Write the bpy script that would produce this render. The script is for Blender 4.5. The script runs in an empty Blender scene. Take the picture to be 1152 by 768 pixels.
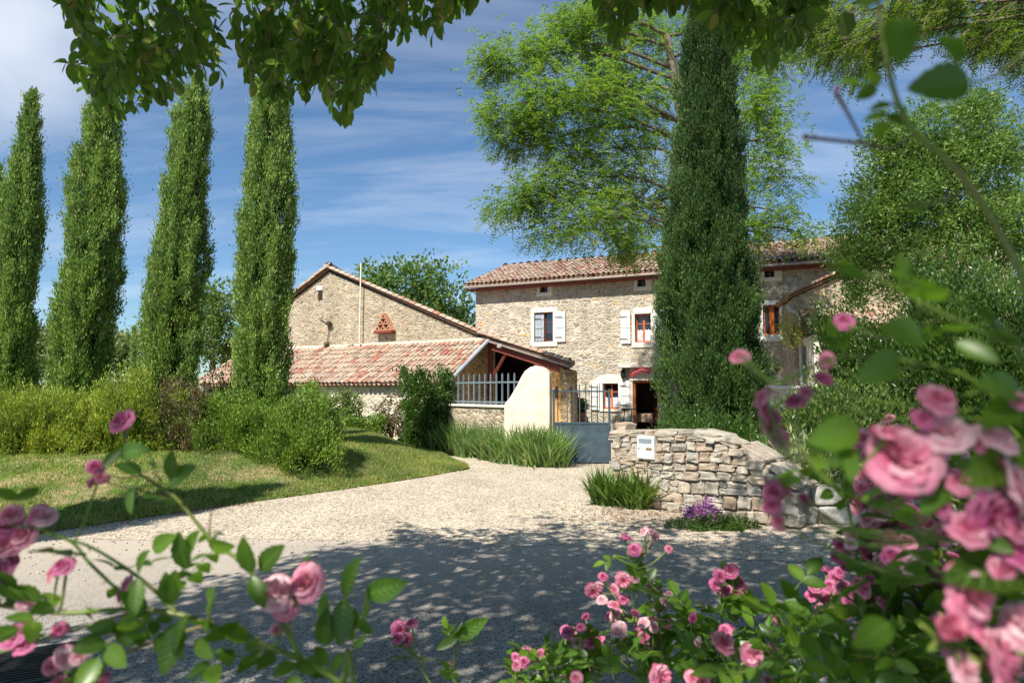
import bpy, bmesh, math, random
import numpy as np
from mathutils import Vector, noise as mnoise

# ------------------------------------------------------------------ camera, sky, sun
S = bpy.context.scene
COL = S.collection
CAMH = 1.7
PITCH = math.atan(54/768)
cam = bpy.data.objects.new('camera', bpy.data.cameras.new('camera'))
COL.objects.link(cam)
cam.location = (0, 0, CAMH)
cam.rotation_euler = (math.pi/2 + PITCH, 0, 0)
cam.data.sensor_width = 36
cam.data.lens = 24
cam.data.clip_start = 0.02
cam.data.clip_end = 3000
cam.data.dof.use_dof = True
cam.data.dof.focus_distance = 17
cam.data.dof.aperture_fstop = 5.0
S.camera = cam

SUN_AZ = (-0.52, -0.854)
SUN_EL = 50
saz = Vector(SUN_AZ).normalized()
sd = Vector((saz.x*math.cos(math.radians(SUN_EL)), saz.y*math.cos(math.radians(SUN_EL)), math.sin(math.radians(SUN_EL))))
sun = bpy.data.objects.new('sun', bpy.data.lights.new('sun', 'SUN'))
COL.objects.link(sun)
sun.rotation_euler = sd.to_track_quat('Z', 'Y').to_euler()
sun.data.energy = 4.9
sun.data.angle = math.radians(0.5)
sun.data.color = (1.0, 0.95, 0.86)

W = bpy.data.worlds.new('World'); S.world = W; W.use_nodes = True
nt = W.node_tree; N = nt.nodes; Lk = nt.links; N.clear()
out = N.new('ShaderNodeOutputWorld'); bg = N.new('ShaderNodeBackground')
sky = N.new('ShaderNodeTexSky'); sky.sky_type = 'NISHITA'; sky.sun_disc = False
sky.sun_elevation = math.radians(SUN_EL); sky.sun_rotation = math.atan2(saz.x, saz.y)
sky.altitude = 300; sky.air_density = 1.0; sky.dust_density = 0.35; sky.ozone_density = 2.0
tc = N.new('ShaderNodeTexCoord')
def at_dir(px, py):
    a, b = (px-576)/768, (384-py)/768
    return Vector((a, math.cos(PITCH)-b*math.sin(PITCH), math.sin(PITCH)+b*math.cos(PITCH))).normalized()
sep = N.new('ShaderNodeSeparateXYZ'); Lk.new(tc.outputs['Generated'], sep.inputs[0])
# cirrus on a flat layer: direction / (height + small)
add = N.new('ShaderNodeMath'); add.operation = 'ADD'; add.inputs[1].default_value = 0.22; Lk.new(sep.outputs[2], add.inputs[0])
mx = N.new('ShaderNodeMath'); mx.operation = 'MAXIMUM'; mx.inputs[1].default_value = 0.05; Lk.new(add.outputs[0], mx.inputs[0])
dv = N.new('ShaderNodeVectorMath'); dv.operation = 'DIVIDE'; Lk.new(tc.outputs['Generated'], dv.inputs[0])
cmb = N.new('ShaderNodeCombineXYZ')
for i in range(3): Lk.new(mx.outputs[0], cmb.inputs[i])
Lk.new(cmb.outputs[0], dv.inputs[1])
mp = N.new('ShaderNodeMapping'); mp.inputs['Scale'].default_value = (0.55, 2.1, 0.3); mp.inputs['Rotation'].default_value = (0, 0, 0.12)
mp.inputs['Location'].default_value = (3.1, 0.7, 0)
Lk.new(dv.outputs[0], mp.inputs[0])
n1 = N.new('ShaderNodeTexNoise'); n1.inputs['Scale'].default_value = 2.2; n1.inputs['Detail'].default_value = 9; n1.inputs['Roughness'].default_value = 0.62; n1.inputs['Distortion'].default_value = 0.5
Lk.new(mp.outputs[0], n1.inputs[0])
cr = N.new('ShaderNodeValToRGB'); cr.color_ramp.elements[0].position = 0.42; cr.color_ramp.elements[1].position = 0.82
cr.color_ramp.elements[0].color = (0, 0, 0, 1); cr.color_ramp.elements[1].color = (0.34, 0.34, 0.34, 1)
Lk.new(n1.outputs[0], cr.inputs[0])
# glow painted into the sky as a thicker bright cloud, upper left of the view
dcl = at_dir(12, 30)
dt = N.new('ShaderNodeVectorMath'); dt.operation = 'DOT_PRODUCT'; dt.inputs[1].default_value = dcl; Lk.new(tc.outputs['Generated'], dt.inputs[0])
n2 = N.new('ShaderNodeTexNoise'); n2.inputs['Scale'].default_value = 3.5; n2.inputs['Detail'].default_value = 6; Lk.new(tc.outputs['Generated'], n2.inputs[0])
ma = N.new('ShaderNodeMath'); ma.operation = 'MULTIPLY_ADD'; ma.inputs[1].default_value = 0.02; Lk.new(n2.outputs[0], ma.inputs[0]); Lk.new(dt.outputs['Value'], ma.inputs[2])
mr = N.new('ShaderNodeMapRange'); mr.interpolation_type = 'SMOOTHERSTEP'
mr.inputs[1].default_value = 0.9985; mr.inputs[2].default_value = 1.016; mr.inputs[4].default_value = .85; Lk.new(ma.outputs[0], mr.inputs[0])
mm = N.new('ShaderNodeMath'); mm.operation = 'MAXIMUM'; Lk.new(cr.outputs[0], mm.inputs[0]); Lk.new(mr.outputs[0], mm.inputs[1])
tint = N.new('ShaderNodeMix'); tint.data_type = 'RGBA'; tint.blend_type = 'MULTIPLY'; tint.inputs[0].default_value = 1.0
tint.inputs[7].default_value = (0.80, 1.0, 1.14, 1)
Lk.new(sky.outputs[0], tint.inputs[6])
mixc = N.new('ShaderNodeMix'); mixc.data_type = 'RGBA'; mixc.inputs[7].default_value = (8.5, 9.0, 9.8, 1)
Lk.new(mm.outputs[0], mixc.inputs[0]); Lk.new(tint.outputs[2], mixc.inputs[6])
Lk.new(mixc.outputs[2], bg.inputs[0]); bg.inputs[1].default_value = 0.078
Lk.new(bg.outputs[0], out.inputs[0])

S.view_settings.view_transform = 'Standard'; S.view_settings.look = 'None'
S.view_settings.gamma = 1; S.view_settings.use_curve_mapping = False
S.view_settings.exposure = 0.62
S.cycles.max_bounces = 7; S.cycles.transparent_max_bounces = 8
S.cycles.use_denoising = True

# ------------------------------------------------------------------ placing by true depth
cp, sp_ = math.cos(PITCH), math.sin(PITCH)
def ray(px, py):
    a = (px-576)/768; b = (384-py)/768
    return Vector((a, cp - b*sp_, sp_ + b*cp))
def at(px, py, D):
    d = ray(px, py); return Vector((0, 0, CAMH)) + d*(D/d.y)
def gnd(px, py, z=0.0):
    d = ray(px, py); return Vector((0, 0, CAMH)) + d*((z-CAMH)/d.z)
class Frame:
    """a local upright frame: origin, heading of local x"""
    def __init__(s, ox, oy, ang): 
        s.o = Vector((ox, oy)); s.a = ang; s.u = Vector((math.cos(ang), math.sin(ang))); s.v = Vector((-math.sin(ang), math.cos(ang)))
    def px(s, px, py, off=0.0):
        """pixel -> (local x, z) on the plane local y = off"""
        d = ray(px, py); n = s.v
        o = s.o + n*off
        k = o.dot(n)/Vector((d.x, d.y)).dot(n)
        p = Vector((0, 0, CAMH)) + d*k
        return (Vector((p.x, p.y))-s.o).dot(s.u), p.z
    def rect(s, x0, y0, x1, y1, off=0.0):
        xa, zt = s.px(x0, (y0)*1.0, off); xb, zt2 = s.px(x1, y0, off)
        _, zb = s.px(x0, y1, off); _, zb2 = s.px(x1, y1, off)
        return xa, xb, (zb+zb2)/2, (zt+zt2)/2

# ------------------------------------------------------------------ objects and tags
def empty(name, label, cat, loc=(0, 0, 0), rz=0, group=None, kind=None):
    o = bpy.data.objects.new(name, None); COL.objects.link(o)
    o.location = loc; o.rotation_euler = (0, 0, rz)
    return tag(o, label, cat, group, kind)
def tag(o, label=None, cat=None, group=None, kind=None):
    if label: o['label'] = label
    if cat: o['category'] = cat
    if group: o['group'] = group
    if kind: o['kind'] = kind
    return o

class MB:
    def __init__(s): s.V = []; s.F = []; s.T = []; s.n = 0; s.M = []
    def raw(s, V, loops, totals, mi=0):
        V = np.asarray(V, dtype=np.float32).reshape(-1, 3)
        s.V.append(V); s.F.append(np.asarray(loops, dtype=np.int32)+s.n); s.T.append(np.asarray(totals, dtype=np.int32))
        s.M.append(np.full(len(totals), mi, dtype=np.int32)); s.n += len(V)
    def poly(s, V, faces, mi=0):
        s.raw(V, [i for f in faces for i in f], [len(f) for f in faces], mi)
    def inst(s, tmpl, P, A, L, Wd, Nn, mi=0, T=None):
        """copies of a template; template coordinates run along A*L, side*W, normal*T(or W)"""
        tv, tf = tmpl; tv = np.asarray(tv, float)
        P = np.asarray(P, float); n = len(P)
        if n == 0: return
        A = unit(np.asarray(A, float)); Nn = np.asarray(Nn, float)
        Sd = unit(np.cross(A, Nn)); Nn = np.cross(Sd, A)
        L = np.broadcast_to(L, (n,)); Wd = np.broadcast_to(Wd, (n,)); T = Wd if T is None else np.broadcast_to(T, (n,))
        V = (P[:, None, :] + tv[None, :, 0, None]*(A*L[:, None])[:, None, :] + tv[None, :, 1, None]*(Sd*Wd[:, None])[:, None, :]
             + tv[None, :, 2, None]*(Nn*T[:, None])[:, None, :])
        k = len(tv); fl = np.array([i for f in tf for i in f]); tot = np.array([len(f) for f in tf])
        loops = (fl[None, :] + (np.arange(n)*k)[:, None]).ravel()
        s.raw(V.reshape(-1, 3), loops, np.tile(tot, n), mi)
    def box(s, x0, x1, y0, y1, z0, z1, mi=0, bev=0.0):
        if bev <= 0:
            V = [(x, y, z) for z in (z0, z1) for y in (y0, y1) for x in (x0, x1)]
            s.poly(V, [(0, 2, 3, 1), (4, 5, 7, 6), (0, 1, 5, 4), (2, 6, 7, 3), (0, 4, 6, 2), (1, 3, 7, 5)], mi); return
        b = min(bev, (x1-x0)*.45, (y1-y0)*.45, (z1-z0)*.45)
        V = []; idx = {}
        X = (x0, x1); Y = (y0, y1); Z = (z0, z1); sg = (1, -1)
        for i in (0, 1):
            for j in (0, 1):
                for k in (0, 1):
                    for ax in range(3):
                        p = [X[i]+sg[i]*b, Y[j]+sg[j]*b, Z[k]+sg[k]*b]
                        p[ax] = (X[i], Y[j], Z[k])[ax]
                        idx[(i, j, k, ax)] = len(V); V.append(p)
        F = []
        for ax in range(3):
            o1, o2 = [(1, 2), (2, 0), (0, 1)][ax]
            for e in (0, 1):
                q = []
                for c in ((0, 0), (1, 0), (1, 1), (0, 1)):
                    key = [0, 0, 0]; key[ax] = e; key[o1] = c[0]; key[o2] = c[1]
                    q.append(idx[tuple(key)+(ax,)])
                F.append(q if e else q[::-1])
        for ax in range(3):
            o1, o2 = [(1, 2), (2, 0), (0, 1)][ax]
            for c in ((0, 0), (1, 0), (1, 1), (0, 1)):
                k0 = [0, 0, 0]; k0[o1] = c[0]; k0[o2] = c[1]; k1 = list(k0); k1[ax] = 1
                F.append([idx[tuple(k0)+(o1,)], idx[tuple(k1)+(o1,)], idx[tuple(k1)+(o2,)], idx[tuple(k0)+(o2,)]])
        for i in (0, 1):
            for j in (0, 1):
                for k in (0, 1): F.append([idx[(i, j, k, 0)], idx[(i, j, k, 1)], idx[(i, j, k, 2)]])
        s.poly(V, F, mi)
    def tube(s, pts, r, seg=8, mi=0, caps=True):
        pts = [Vector(p) for p in pts]
        n = len(pts); rs = r if hasattr(r, '__len__') else [r]*n
        V = []; up = Vector((0, 0, 1)); prev = None
        for i, p in enumerate(pts):
            t = (pts[min(i+1, n-1)]-pts[max(i-1, 0)]).normalized()
            a = prev if prev is not None else (up.cross(t) if abs(t.z) < .95 else Vector((1, 0, 0)).cross(t))
            a = (a - t*a.dot(t)).normalized(); b = t.cross(a); prev = a
            for k in range(seg):
                th = 2*math.pi*k/seg; V.append(p + (a*math.cos(th)+b*math.sin(th))*rs[i])
        F = [(i*seg+k, i*seg+(k+1) % seg, (i+1)*seg+(k+1) % seg, (i+1)*seg+k) for i in range(n-1) for k in range(seg)]
        if caps: F += [tuple(range(seg))[::-1], tuple((n-1)*seg+k for k in range(seg))]
        s.poly([tuple(v) for v in V], F, mi)
    def prism(s, outline, y0, y1, mi=0):
        """outline of (x,z), extruded over y"""
        n = len(outline)
        V = [(x, y0, z) for x, z in outline]+[(x, y1, z) for x, z in outline]
        s.poly(V, [tuple(range(n)), tuple(range(2*n-1, n-1, -1))]+[(i, i+n, (i+1) % n+n, (i+1) % n) for i in range(n)], mi)
    def lathe(s, prof, c=(0, 0, 0), seg=16, mi=0):
        V = [(c[0]+r*math.cos(2*math.pi*k/seg), c[1]+r*math.sin(2*math.pi*k/seg), c[2]+z) for r, z in prof for k in range(seg)]
        F = [(i*seg+k, i*seg+(k+1) % seg, (i+1)*seg+(k+1) % seg, (i+1)*seg+k) for i in range(len(prof)-1) for k in range(seg)]
        F += [tuple(range(seg))[::-1], tuple((len(prof)-1)*seg+k for k in range(seg))]
        s.poly(V, F, mi)
    def build(s, name, mats, parent=None, smooth=False):
        me = bpy.data.meshes.new(name)
        V = np.concatenate(s.V); F = np.concatenate(s.F); T = np.concatenate(s.T)
        me.vertices.add(len(V)); me.vertices.foreach_set('co', V.ravel())
        me.loops.add(len(F)); me.loops.foreach_set('vertex_index', F)
        me.polygons.add(len(T)); st = np.zeros(len(T), np.int32); st[1:] = np.cumsum(T)[:-1]
        me.polygons.foreach_set('loop_start', st); me.polygons.foreach_set('loop_total', T)
        if not isinstance(mats, (list, tuple)): mats = [mats]
        for m in mats: me.materials.append(m)
        me.polygons.foreach_set('material_index', np.concatenate(s.M))
        me.update(calc_edges=True); me.validate()
        me.polygons.foreach_set('use_smooth', np.full(len(me.polygons), smooth))
        o = bpy.data.objects.new(name, me); COL.objects.link(o)
        if parent: o.parent = parent
        return o

def unit(v): return v/np.maximum(np.linalg.norm(v, axis=-1, keepdims=True), 1e-9)
def spline(P, n=8):
    P = [Vector(p) for p in P]
    if len(P) < 3: return [P[0].lerp(P[-1], i/n) for i in range(n+1)]
    Q = [P[0]*2-P[1]]+P+[P[-1]*2-P[-2]]; o = []
    for i in range(1, len(Q)-2):
        for k in range(n):
            t = k/n; a, b, c, d = Q[i-1], Q[i], Q[i+1], Q[i+2]
            o.append(0.5*((2*b)+(c-a)*t+(2*a-5*b+4*c-d)*t*t+(3*b-a-3*c+d)*t**3))
    return o+[P[-1]]

# ------------------------------------------------------------------ materials
def new_mat(name):
    m = bpy.data.materials.new(name); m.use_nodes = True; t = m.node_tree; t.nodes.clear()
    o = t.nodes.new('ShaderNodeOutputMaterial'); p = t.nodes.new('ShaderNodeBsdfPrincipled')
    t.links.new(p.outputs[0], o.inputs[0]); return m, t, p, o
def nd(t, typ, **kw):
    n = t.nodes.new(typ)
    for k, v in kw.items():
        if k.startswith('i_'):
            key = k[2:]; key = int(key) if key.isdigit() else key
            n.inputs[key].default_value = v
        else: setattr(n, k, v)
    return n
def ramp(t, src, stops, mode='LINEAR'):
    r = t.nodes.new('ShaderNodeValToRGB'); r.color_ramp.interpolation = mode
    e = r.color_ramp.elements
    while len(e) < len(stops): e.new(0.5)
    for i, (p, c) in enumerate(stops):
        e[i].position = p; e[i].color = (c[0], c[1], c[2], 1) if hasattr(c, '__len__') else (c, c, c, 1)
    t.links.new(src, r.inputs[0]); return r.outputs[0]
def mixc(t, f, a, b, mode='MIX'):
    m = t.nodes.new('ShaderNodeMix'); m.data_type = 'RGBA'; m.blend_type = mode
    for s_, v in ((0, f), (6, a), (7, b)):
        if hasattr(v, 'links') or isinstance(v, bpy.types.NodeSocket): t.links.new(v, m.inputs[s_])
        elif s_ == 0: m.inputs[0].default_value = v
        else: m.inputs[s_].default_value = (v[0], v[1], v[2], 1)
    return m.outputs[2]
def objco(t, scale=(1, 1, 1), distort=0, dscale=2.0):
    c = t.nodes.new('ShaderNodeTexCoord'); m = nd(t, 'ShaderNodeMapping'); m.inputs['Scale'].default_value = scale
    t.links.new(c.outputs['Object'], m.inputs[0]); o = m.outputs[0]
    if distort:
        nz = nd(t, 'ShaderNodeTexNoise', i_Scale=dscale, i_Detail=3.0); t.links.new(o, nz.inputs[0])
        v = nd(t, 'ShaderNodeVectorMath', operation='MULTIPLY_ADD'); t.links.new(nz.outputs[1], v.inputs[0])
        v.inputs[1].default_value = (distort,)*3; t.links.new(o, v.inputs[2]); o = v.outputs[0]
    return o
def noise(t, co, scale, detail=4, rough=.55):
    n = nd(t, 'ShaderNodeTexNoise', i_Scale=scale, i_Detail=float(detail), i_Roughness=rough)
    t.links.new(co, n.inputs[0]); return n.outputs[0]
def bump(t, p, h, strength=.5, dist=.02):
    b = nd(t, 'ShaderNodeBump', i_Strength=strength, i_Distance=dist); t.links.new(h, b.inputs['Height']); t.links.new(b.outputs[0], p.inputs['Normal'])

def plain(name, col, rough=.6, metal=0, var=.12, spec=.4, bscale=30, bstr=.15):
    m, t, p, o = new_mat(name); co = objco(t)
    nz = noise(t, co, 4, 6); f = ramp(t, nz, [(.3, 1-var), (.7, 1+var)])
    c = mixc(t, 1.0, col, f, 'MULTIPLY'); t.links.new(c, p.inputs['Base Color'])
    p.inputs['Roughness'].default_value = rough; p.inputs['Metallic'].default_value = metal; p.inputs['Specular IOR Level'].default_value = spec
    bump(t, p, noise(t, co, bscale, 4), bstr, .005); return m

def rubble(name, stops, mortar, scale=4.2, mw=.07, flat=1.7, bstr=.9, bd=.03):
    m, t, p, o = new_mat(name)
    co = objco(t, (1, 1, flat), .16, 3.0)
    v = nd(t, 'ShaderNodeTexVoronoi', i_Scale=scale, i_Randomness=.9); t.links.new(co, v.inputs[0])
    e = nd(t, 'ShaderNodeTexVoronoi', feature='DISTANCE_TO_EDGE', i_Scale=scale, i_Randomness=.9); t.links.new(co, e.inputs[0])
    v2 = nd(t, 'ShaderNodeTexVoronoi', i_Scale=scale*.55, i_Randomness=.8); t.links.new(co, v2.inputs[0])
    e2 = nd(t, 'ShaderNodeTexVoronoi', feature='DISTANCE_TO_EDGE', i_Scale=scale*.55, i_Randomness=.8); t.links.new(co, e2.inputs[0])
    sz2 = nd(t, 'ShaderNodeSeparateColor'); t.links.new(v2.outputs['Color'], sz2.inputs[0]); pick = ramp(t, sz2.outputs[1], [(.70, 0), (.705, 1)], 'LINEAR')
    vc = mixc(t, pick, v.outputs['Color'], v2.outputs['Color']); em = nd(t, 'ShaderNodeMix'); t.links.new(pick, em.inputs[0]); t.links.new(e.outputs[0], em.inputs[2]); t.links.new(e2.outputs[0], em.inputs[3])
    class _E: outputs = [em.outputs[0]]
    e = _E
    sx = nd(t, 'ShaderNodeSeparateColor'); t.links.new(vc, sx.inputs[0])
    base = ramp(t, sx.outputs[0], stops)
    raw = objco(t)
    fine = noise(t, raw, 22, 6, .7); base = mixc(t, 1.0, base, ramp(t, fine, [(.25, .55), (.75, 1.35)]), 'MULTIPLY')
    big = noise(t, raw, .55, 5); base = mixc(t, ramp(t, big, [(.45, 0), (.75, .35)]), base, (.52, .44, .33))
    mort = mixc(t, 1.0, mortar, ramp(t, fine, [(.2, .75), (.8, 1.15)]), 'MULTIPLY')
    en = nd(t, 'ShaderNodeMath', operation='MULTIPLY_ADD'); t.links.new(noise(t, raw, 9, 4, .7), en.inputs[0]); en.inputs[1].default_value = -.16; t.links.new(e.outputs[0], en.inputs[2])
    en2 = nd(t, 'ShaderNodeMath', operation='ADD'); t.links.new(en.outputs[0], en2.inputs[0]); en2.inputs[1].default_value = .075
    mask = ramp(t, en2.outputs[0], [(mw*.2, 0), (mw, 1)])
    ws = nd(t, 'ShaderNodeMath', operation='ADD'); t.links.new(mask, ws.inputs[0])
    c = mixc(t, mask, mort, base); t.links.new(c, p.inputs['Base Color'])
    p.inputs['Roughness'].default_value = .9; p.inputs['Specular IOR Level'].default_value = .15
    h = nd(t, 'ShaderNodeMath', operation='MULTIPLY_ADD'); t.links.new(ramp(t, e.outputs[0], [(0, 0), (.22, 1)], 'EASE'), h.inputs[0])
    h.inputs[1].default_value = 1.0
    f2 = nd(t, 'ShaderNodeMath', operation='MULTIPLY'); t.links.new(fine, f2.inputs[0]); f2.inputs[1].default_value = .55
    t.links.new(f2.outputs[0], h.inputs[2])
    st_ = mixc(t, 1.0, c, ramp(t, noise(t, objco(t, (1, 1, .35)), 1.3, 7, .65), [(.3, (.80, .78, .76)), (.62, (1.08, 1.07, 1.05))]), 'MULTIPLY'); t.links.new(st_, p.inputs['Base Color'])
    bump(t, p, h.outputs[0], bstr, bd); return m

def leafmat(name, stops, trans=.35, tcol=(.35, .55, .05), rough=.5, clump=1.2, spec=.35):
    """stops: colours over a random value per leaf; a slow noise shifts hue between clumps"""
    m, t, p, o = new_mat(name)
    g = nd(t, 'ShaderNodeNewGeometry'); col = ramp(t, g.outputs['Random Per Island'], stops)
    co = objco(t); nz = noise(t, co, clump, 3)
    col = mixc(t, 1.0, col, ramp(t, nz, [(.3, (.62, .70, .75)), (.7, (1.4, 1.28, 1.05))]), 'MULTIPLY')
    t.links.new(col, p.inputs['Base Color']); p.inputs['Roughness'].default_value = rough; p.inputs['Specular IOR Level'].default_value = spec
    tr = nd(t, 'ShaderNodeBsdfTranslucent'); tcn = mixc(t, .5, col, tcol); tcn = mixc(t, 1.0, tcn, (1.1, 1.15, .9), 'MULTIPLY')
    t.links.new(tcn, tr.inputs[0])
    mx_ = nd(t, 'ShaderNodeMixShader', i_0=trans); t.links.new(p.outputs[0], mx_.inputs[1]); t.links.new(tr.outputs[0], mx_.inputs[2])
    t.links.new(mx_.outputs[0], o.inputs[0]); return m

M = {}
M['house_stone'] = rubble('house_stone', [(0, (.28, .24, .19)), (.3, (.52, .45, .35)), (.55, (.40, .36, .30)), (.75, (.60, .51, .38)), (.92, (.40, .38, .34)), (.97, (.62, .38, .17))], (.66, .60, .49), 5.2, .12, 1.8, .8, .03)
M['barn_stone'] = rubble('barn_stone', [(0, (.22, .18, .13)), (.3, (.46, .37, .26)), (.6, (.54, .45, .32)), (.87, (.34, .28, .22)), (.97, (.50, .29, .15))], (.55, .48, .37), 7.5, .12, 1.5, .8, .03)
M['side_stone'] = rubble('side_stone', [(0, (.20, .15, .09)), (.4, (.38, .26, .13)), (.8, (.48, .34, .18)), (1, (.30, .24, .17))], (.42, .32, .19), 5.0, .09, 1.6, .9, .04)
M['white_stone'] = rubble('white_stone', [(0, (.40, .35, .28)), (.5, (.60, .53, .42)), (1, (.50, .43, .34))], (.74, .67, .54), 4.0, .16, 1.6, .6, .03)
M['lime'] = plain('lime_render', (.78, .72, .60), .9, var=.08, spec=.1)
M['white'] = plain('white_paint', (.78, .77, .73), .55, var=.12, spec=.3)
M['greyshade'] = plain('grey_paint_and_shade', (.36, .40, .44), .6, var=.1)  # grey frame paint; on the closed shutter it stands for shade
M['pillar'] = plain('pillar_render', (.76, .65, .53), .92, var=.2, spec=.1, bscale=12, bstr=.35)
M['ochre'] = plain('ochre_render', (.62, .34, .12), .9, var=.12, spec=.1)
M['orange'] = plain('orange_wood', (.60, .13, .025), .45, var=.15)
M['redwood'] = plain('red_beam', (.20, .045, .03), .7, var=.25)
M['dark'] = plain('interior_shade', (.035, .02, .014), .9, var=.3)  # near black stands for shade in the porch, vent and nesting holes
M['room'] = plain('room_plaster', (.22, .13, .08), .9, var=.2)
M['gate'] = plain('gate_paint', (.05, .08, .105), .5, var=.4, spec=.5)
M['rail'] = plain('rail_paint', (.16, .21, .23), .5, var=.2, spec=.4)
M['zinc'] = plain('zinc', (.50, .55, .60), .45, .3, var=.1)
M['gutter'] = plain('painted_gutter', (.30, .24, .20), .5, .1, var=.1)
M['mailbox'] = plain('mailbox_enamel', (.74, .76, .74), .35, var=.05, spec=.5)
M['black'] = plain('black_metal', (.02, .02, .02), .5)
M['greypanel'] = plain('grey_panel', (.22, .26, .29), .4)
M['brass'] = plain('brass', (.35, .25, .10), .4, .5)
M['redchair'] = plain('red_chair', (.45, .04, .03), .5)
M['cloth'] = plain('cream_cloth', (.6, .42, .28), .9)
M['curtain'] = plain('lace_curtain', (.62, .64, .70), .9, var=.3)
M['terracotta'] = plain('terracotta', (.46, .22, .13), .8, var=.2)
M['signred'] = plain('sign_red', (.42, .02, .03), .5)
M['signpink'] = plain('sign_pale', (.75, .45, .42), .6)
M['bark'] = plain('bark', (.16, .12, .09), .95, var=.35, bscale=14, bstr=.9)
M['twigshade'] = plain('inner_twig_shade', (.016, .032, .010), 1.0, var=.6, spec=0, bscale=30, bstr=1)  # inner shade of crowns and shrubs put into the twig colour
M['greybark'] = plain('grey_bark', (.22, .19, .16), .95, var=.35, bscale=14, bstr=.9)
def glass():
    m, t, p, o = new_mat('window_glass'); p.inputs['Base Color'].default_value = (.02, .03, .05, 1); p.inputs['Roughness'].default_value = .06
    p.inputs['Specular IOR Level'].default_value = .9; return m
M['glass'] = glass()

def tilemat():
    m, t, p, o = new_mat('canal_tiles'); g = nd(t, 'ShaderNodeNewGeometry')
    c = ramp(t, g.outputs['Random Per Island'], [(0, (.38, .11, .07)), (.12, (.38, .15, .10)), (.14, (.46, .30, .22)), (.4, (.52, .38, .28)), (.55, (.38, .25, .18)), (.72, (.58, .46, .36)), (.88, (.26, .19, .15)), (.97, (.42, .19, .13)), (1, (.44, .14, .09))])
    co = objco(t); f = noise(t, co, 9, 7, .7)
    c = mixc(t, ramp(t, f, [(.42, 0), (.68, .75)]), c, (.46, .40, .30)); c = mixc(t, ramp(t, noise(t, co, 26, 4), [(.55, 0), (.75, .8)]), c, (.10, .08, .06))
    t.links.new(c, p.inputs['Base Color']); p.inputs['Roughness'].default_value = .9; p.inputs['Specular IOR Level'].default_value = .15
    bump(t, p, noise(t, co, 40, 5), .5, .01); return m
M['tile'] = tilemat()
M['tilebed'] = plain('tile_bed', (.22, .12, .08), .95, var=.3)
M['mortar'] = plain('lime_mortar', (.60, .54, .44), .95, var=.15)

def gravelmat(name, a, b, c3, scale, bd=.012, dark=.35):
    m, t, p, o = new_mat(name); co = objco(t)
    v = nd(t, 'ShaderNodeTexVoronoi', i_Scale=scale); t.links.new(co, v.inputs[0])
    v2 = nd(t, 'ShaderNodeTexVoronoi', i_Scale=scale*.42); t.links.new(co, v2.inputs[0])
    sx = nd(t, 'ShaderNodeSeparateColor'); t.links.new(v.outputs['Color'], sx.inputs[0])
    sy = nd(t, 'ShaderNodeSeparateColor'); t.links.new(v2.outputs['Color'], sy.inputs[0])
    col = ramp(t, sx.outputs[0], [(0, tuple(x*dark for x in a)), (.18, a), (.5, b), (.9, c3), (1, tuple(min(.85, x*1.25) for x in c3))])
    col = mixc(t, ramp(t, sy.outputs[1], [(.80, 0), (.86, .8)]), col, tuple(x*.5 for x in a))
    col = mixc(t, 1.0, col, ramp(t, noise(t, co, .8, 5), [(.3, (.86, .85, .84)), (.7, (1.1, 1.09, 1.06))]), 'MULTIPLY')
    col = mixc(t, 1.0, col, ramp(t, noise(t, objco(t, (1.3, .3, 1)), 1.2, 6, .6), [(.35, (.84, .83, .82)), (.6, (1.06, 1.06, 1.05))]), 'MULTIPLY')
    t.links.new(col, p.inputs['Base Color']); p.inputs['Roughness'].default_value = .9; p.inputs['Specular IOR Level'].default_value = .2
    inv = nd(t, 'ShaderNodeMath', operation='SUBTRACT'); inv.inputs[0].default_value = 1; t.links.new(v.outputs['Distance'], inv.inputs[1])
    bump(t, p, inv.outputs[0], .9, bd); return m
M['gravel'] = gravelmat('pale_gravel', (.42, .345, .265), (.57, .48, .375), (.68, .60, .48), 72, .004)
M['asphalt'] = gravelmat('worn_asphalt', (.19, .18, .17), (.29, .27, .25), (.42, .39, .36), 150, .0015, .5)
M['earth'] = gravelmat('field_earth', (.10, .10, .04), (.14, .15, .05), (.20, .19, .08), 12, .02)

def dust_road():
    m = M['asphalt']; t = m.node_tree; p = [n for n in t.nodes if n.type == 'BSDF_PRINCIPLED'][0]; src = p.inputs['Base Color'].links[0].from_socket
    co = objco(t); sp = nd(t, 'ShaderNodeSeparateXYZ'); t.links.new(co, sp.inputs[0])
    a = nd(t, 'ShaderNodeMath', operation='MULTIPLY_ADD'); t.links.new(noise(t, co, 1.1, 7, .65), a.inputs[0]); a.inputs[1].default_value = 3.2; t.links.new(sp.outputs[1], a.inputs[2])
    b = nd(t, 'ShaderNodeMath', operation='MULTIPLY_ADD'); t.links.new(sp.outputs[0], b.inputs[0]); b.inputs[1].default_value = -.22; t.links.new(a.outputs[0], b.inputs[2])
    c = mixc(t, ramp(t, b.outputs[0], [(0, 0), (1, 1)]), src, (.48, .41, .33))
    r = [n for n in t.nodes if n.type == 'VALTORGB'][-1]
    mr = nd(t, 'ShaderNodeMapRange'); mr.inputs[1].default_value = 6.6; mr.inputs[2].default_value = 10.2; mr.inputs[4].default_value = .9; t.links.new(b.outputs[0], mr.inputs[0]); t.links.new(mr.outputs[0], r.inputs[0])
    t.links.new(c, p.inputs['Base Color'])
dust_road()
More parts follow.
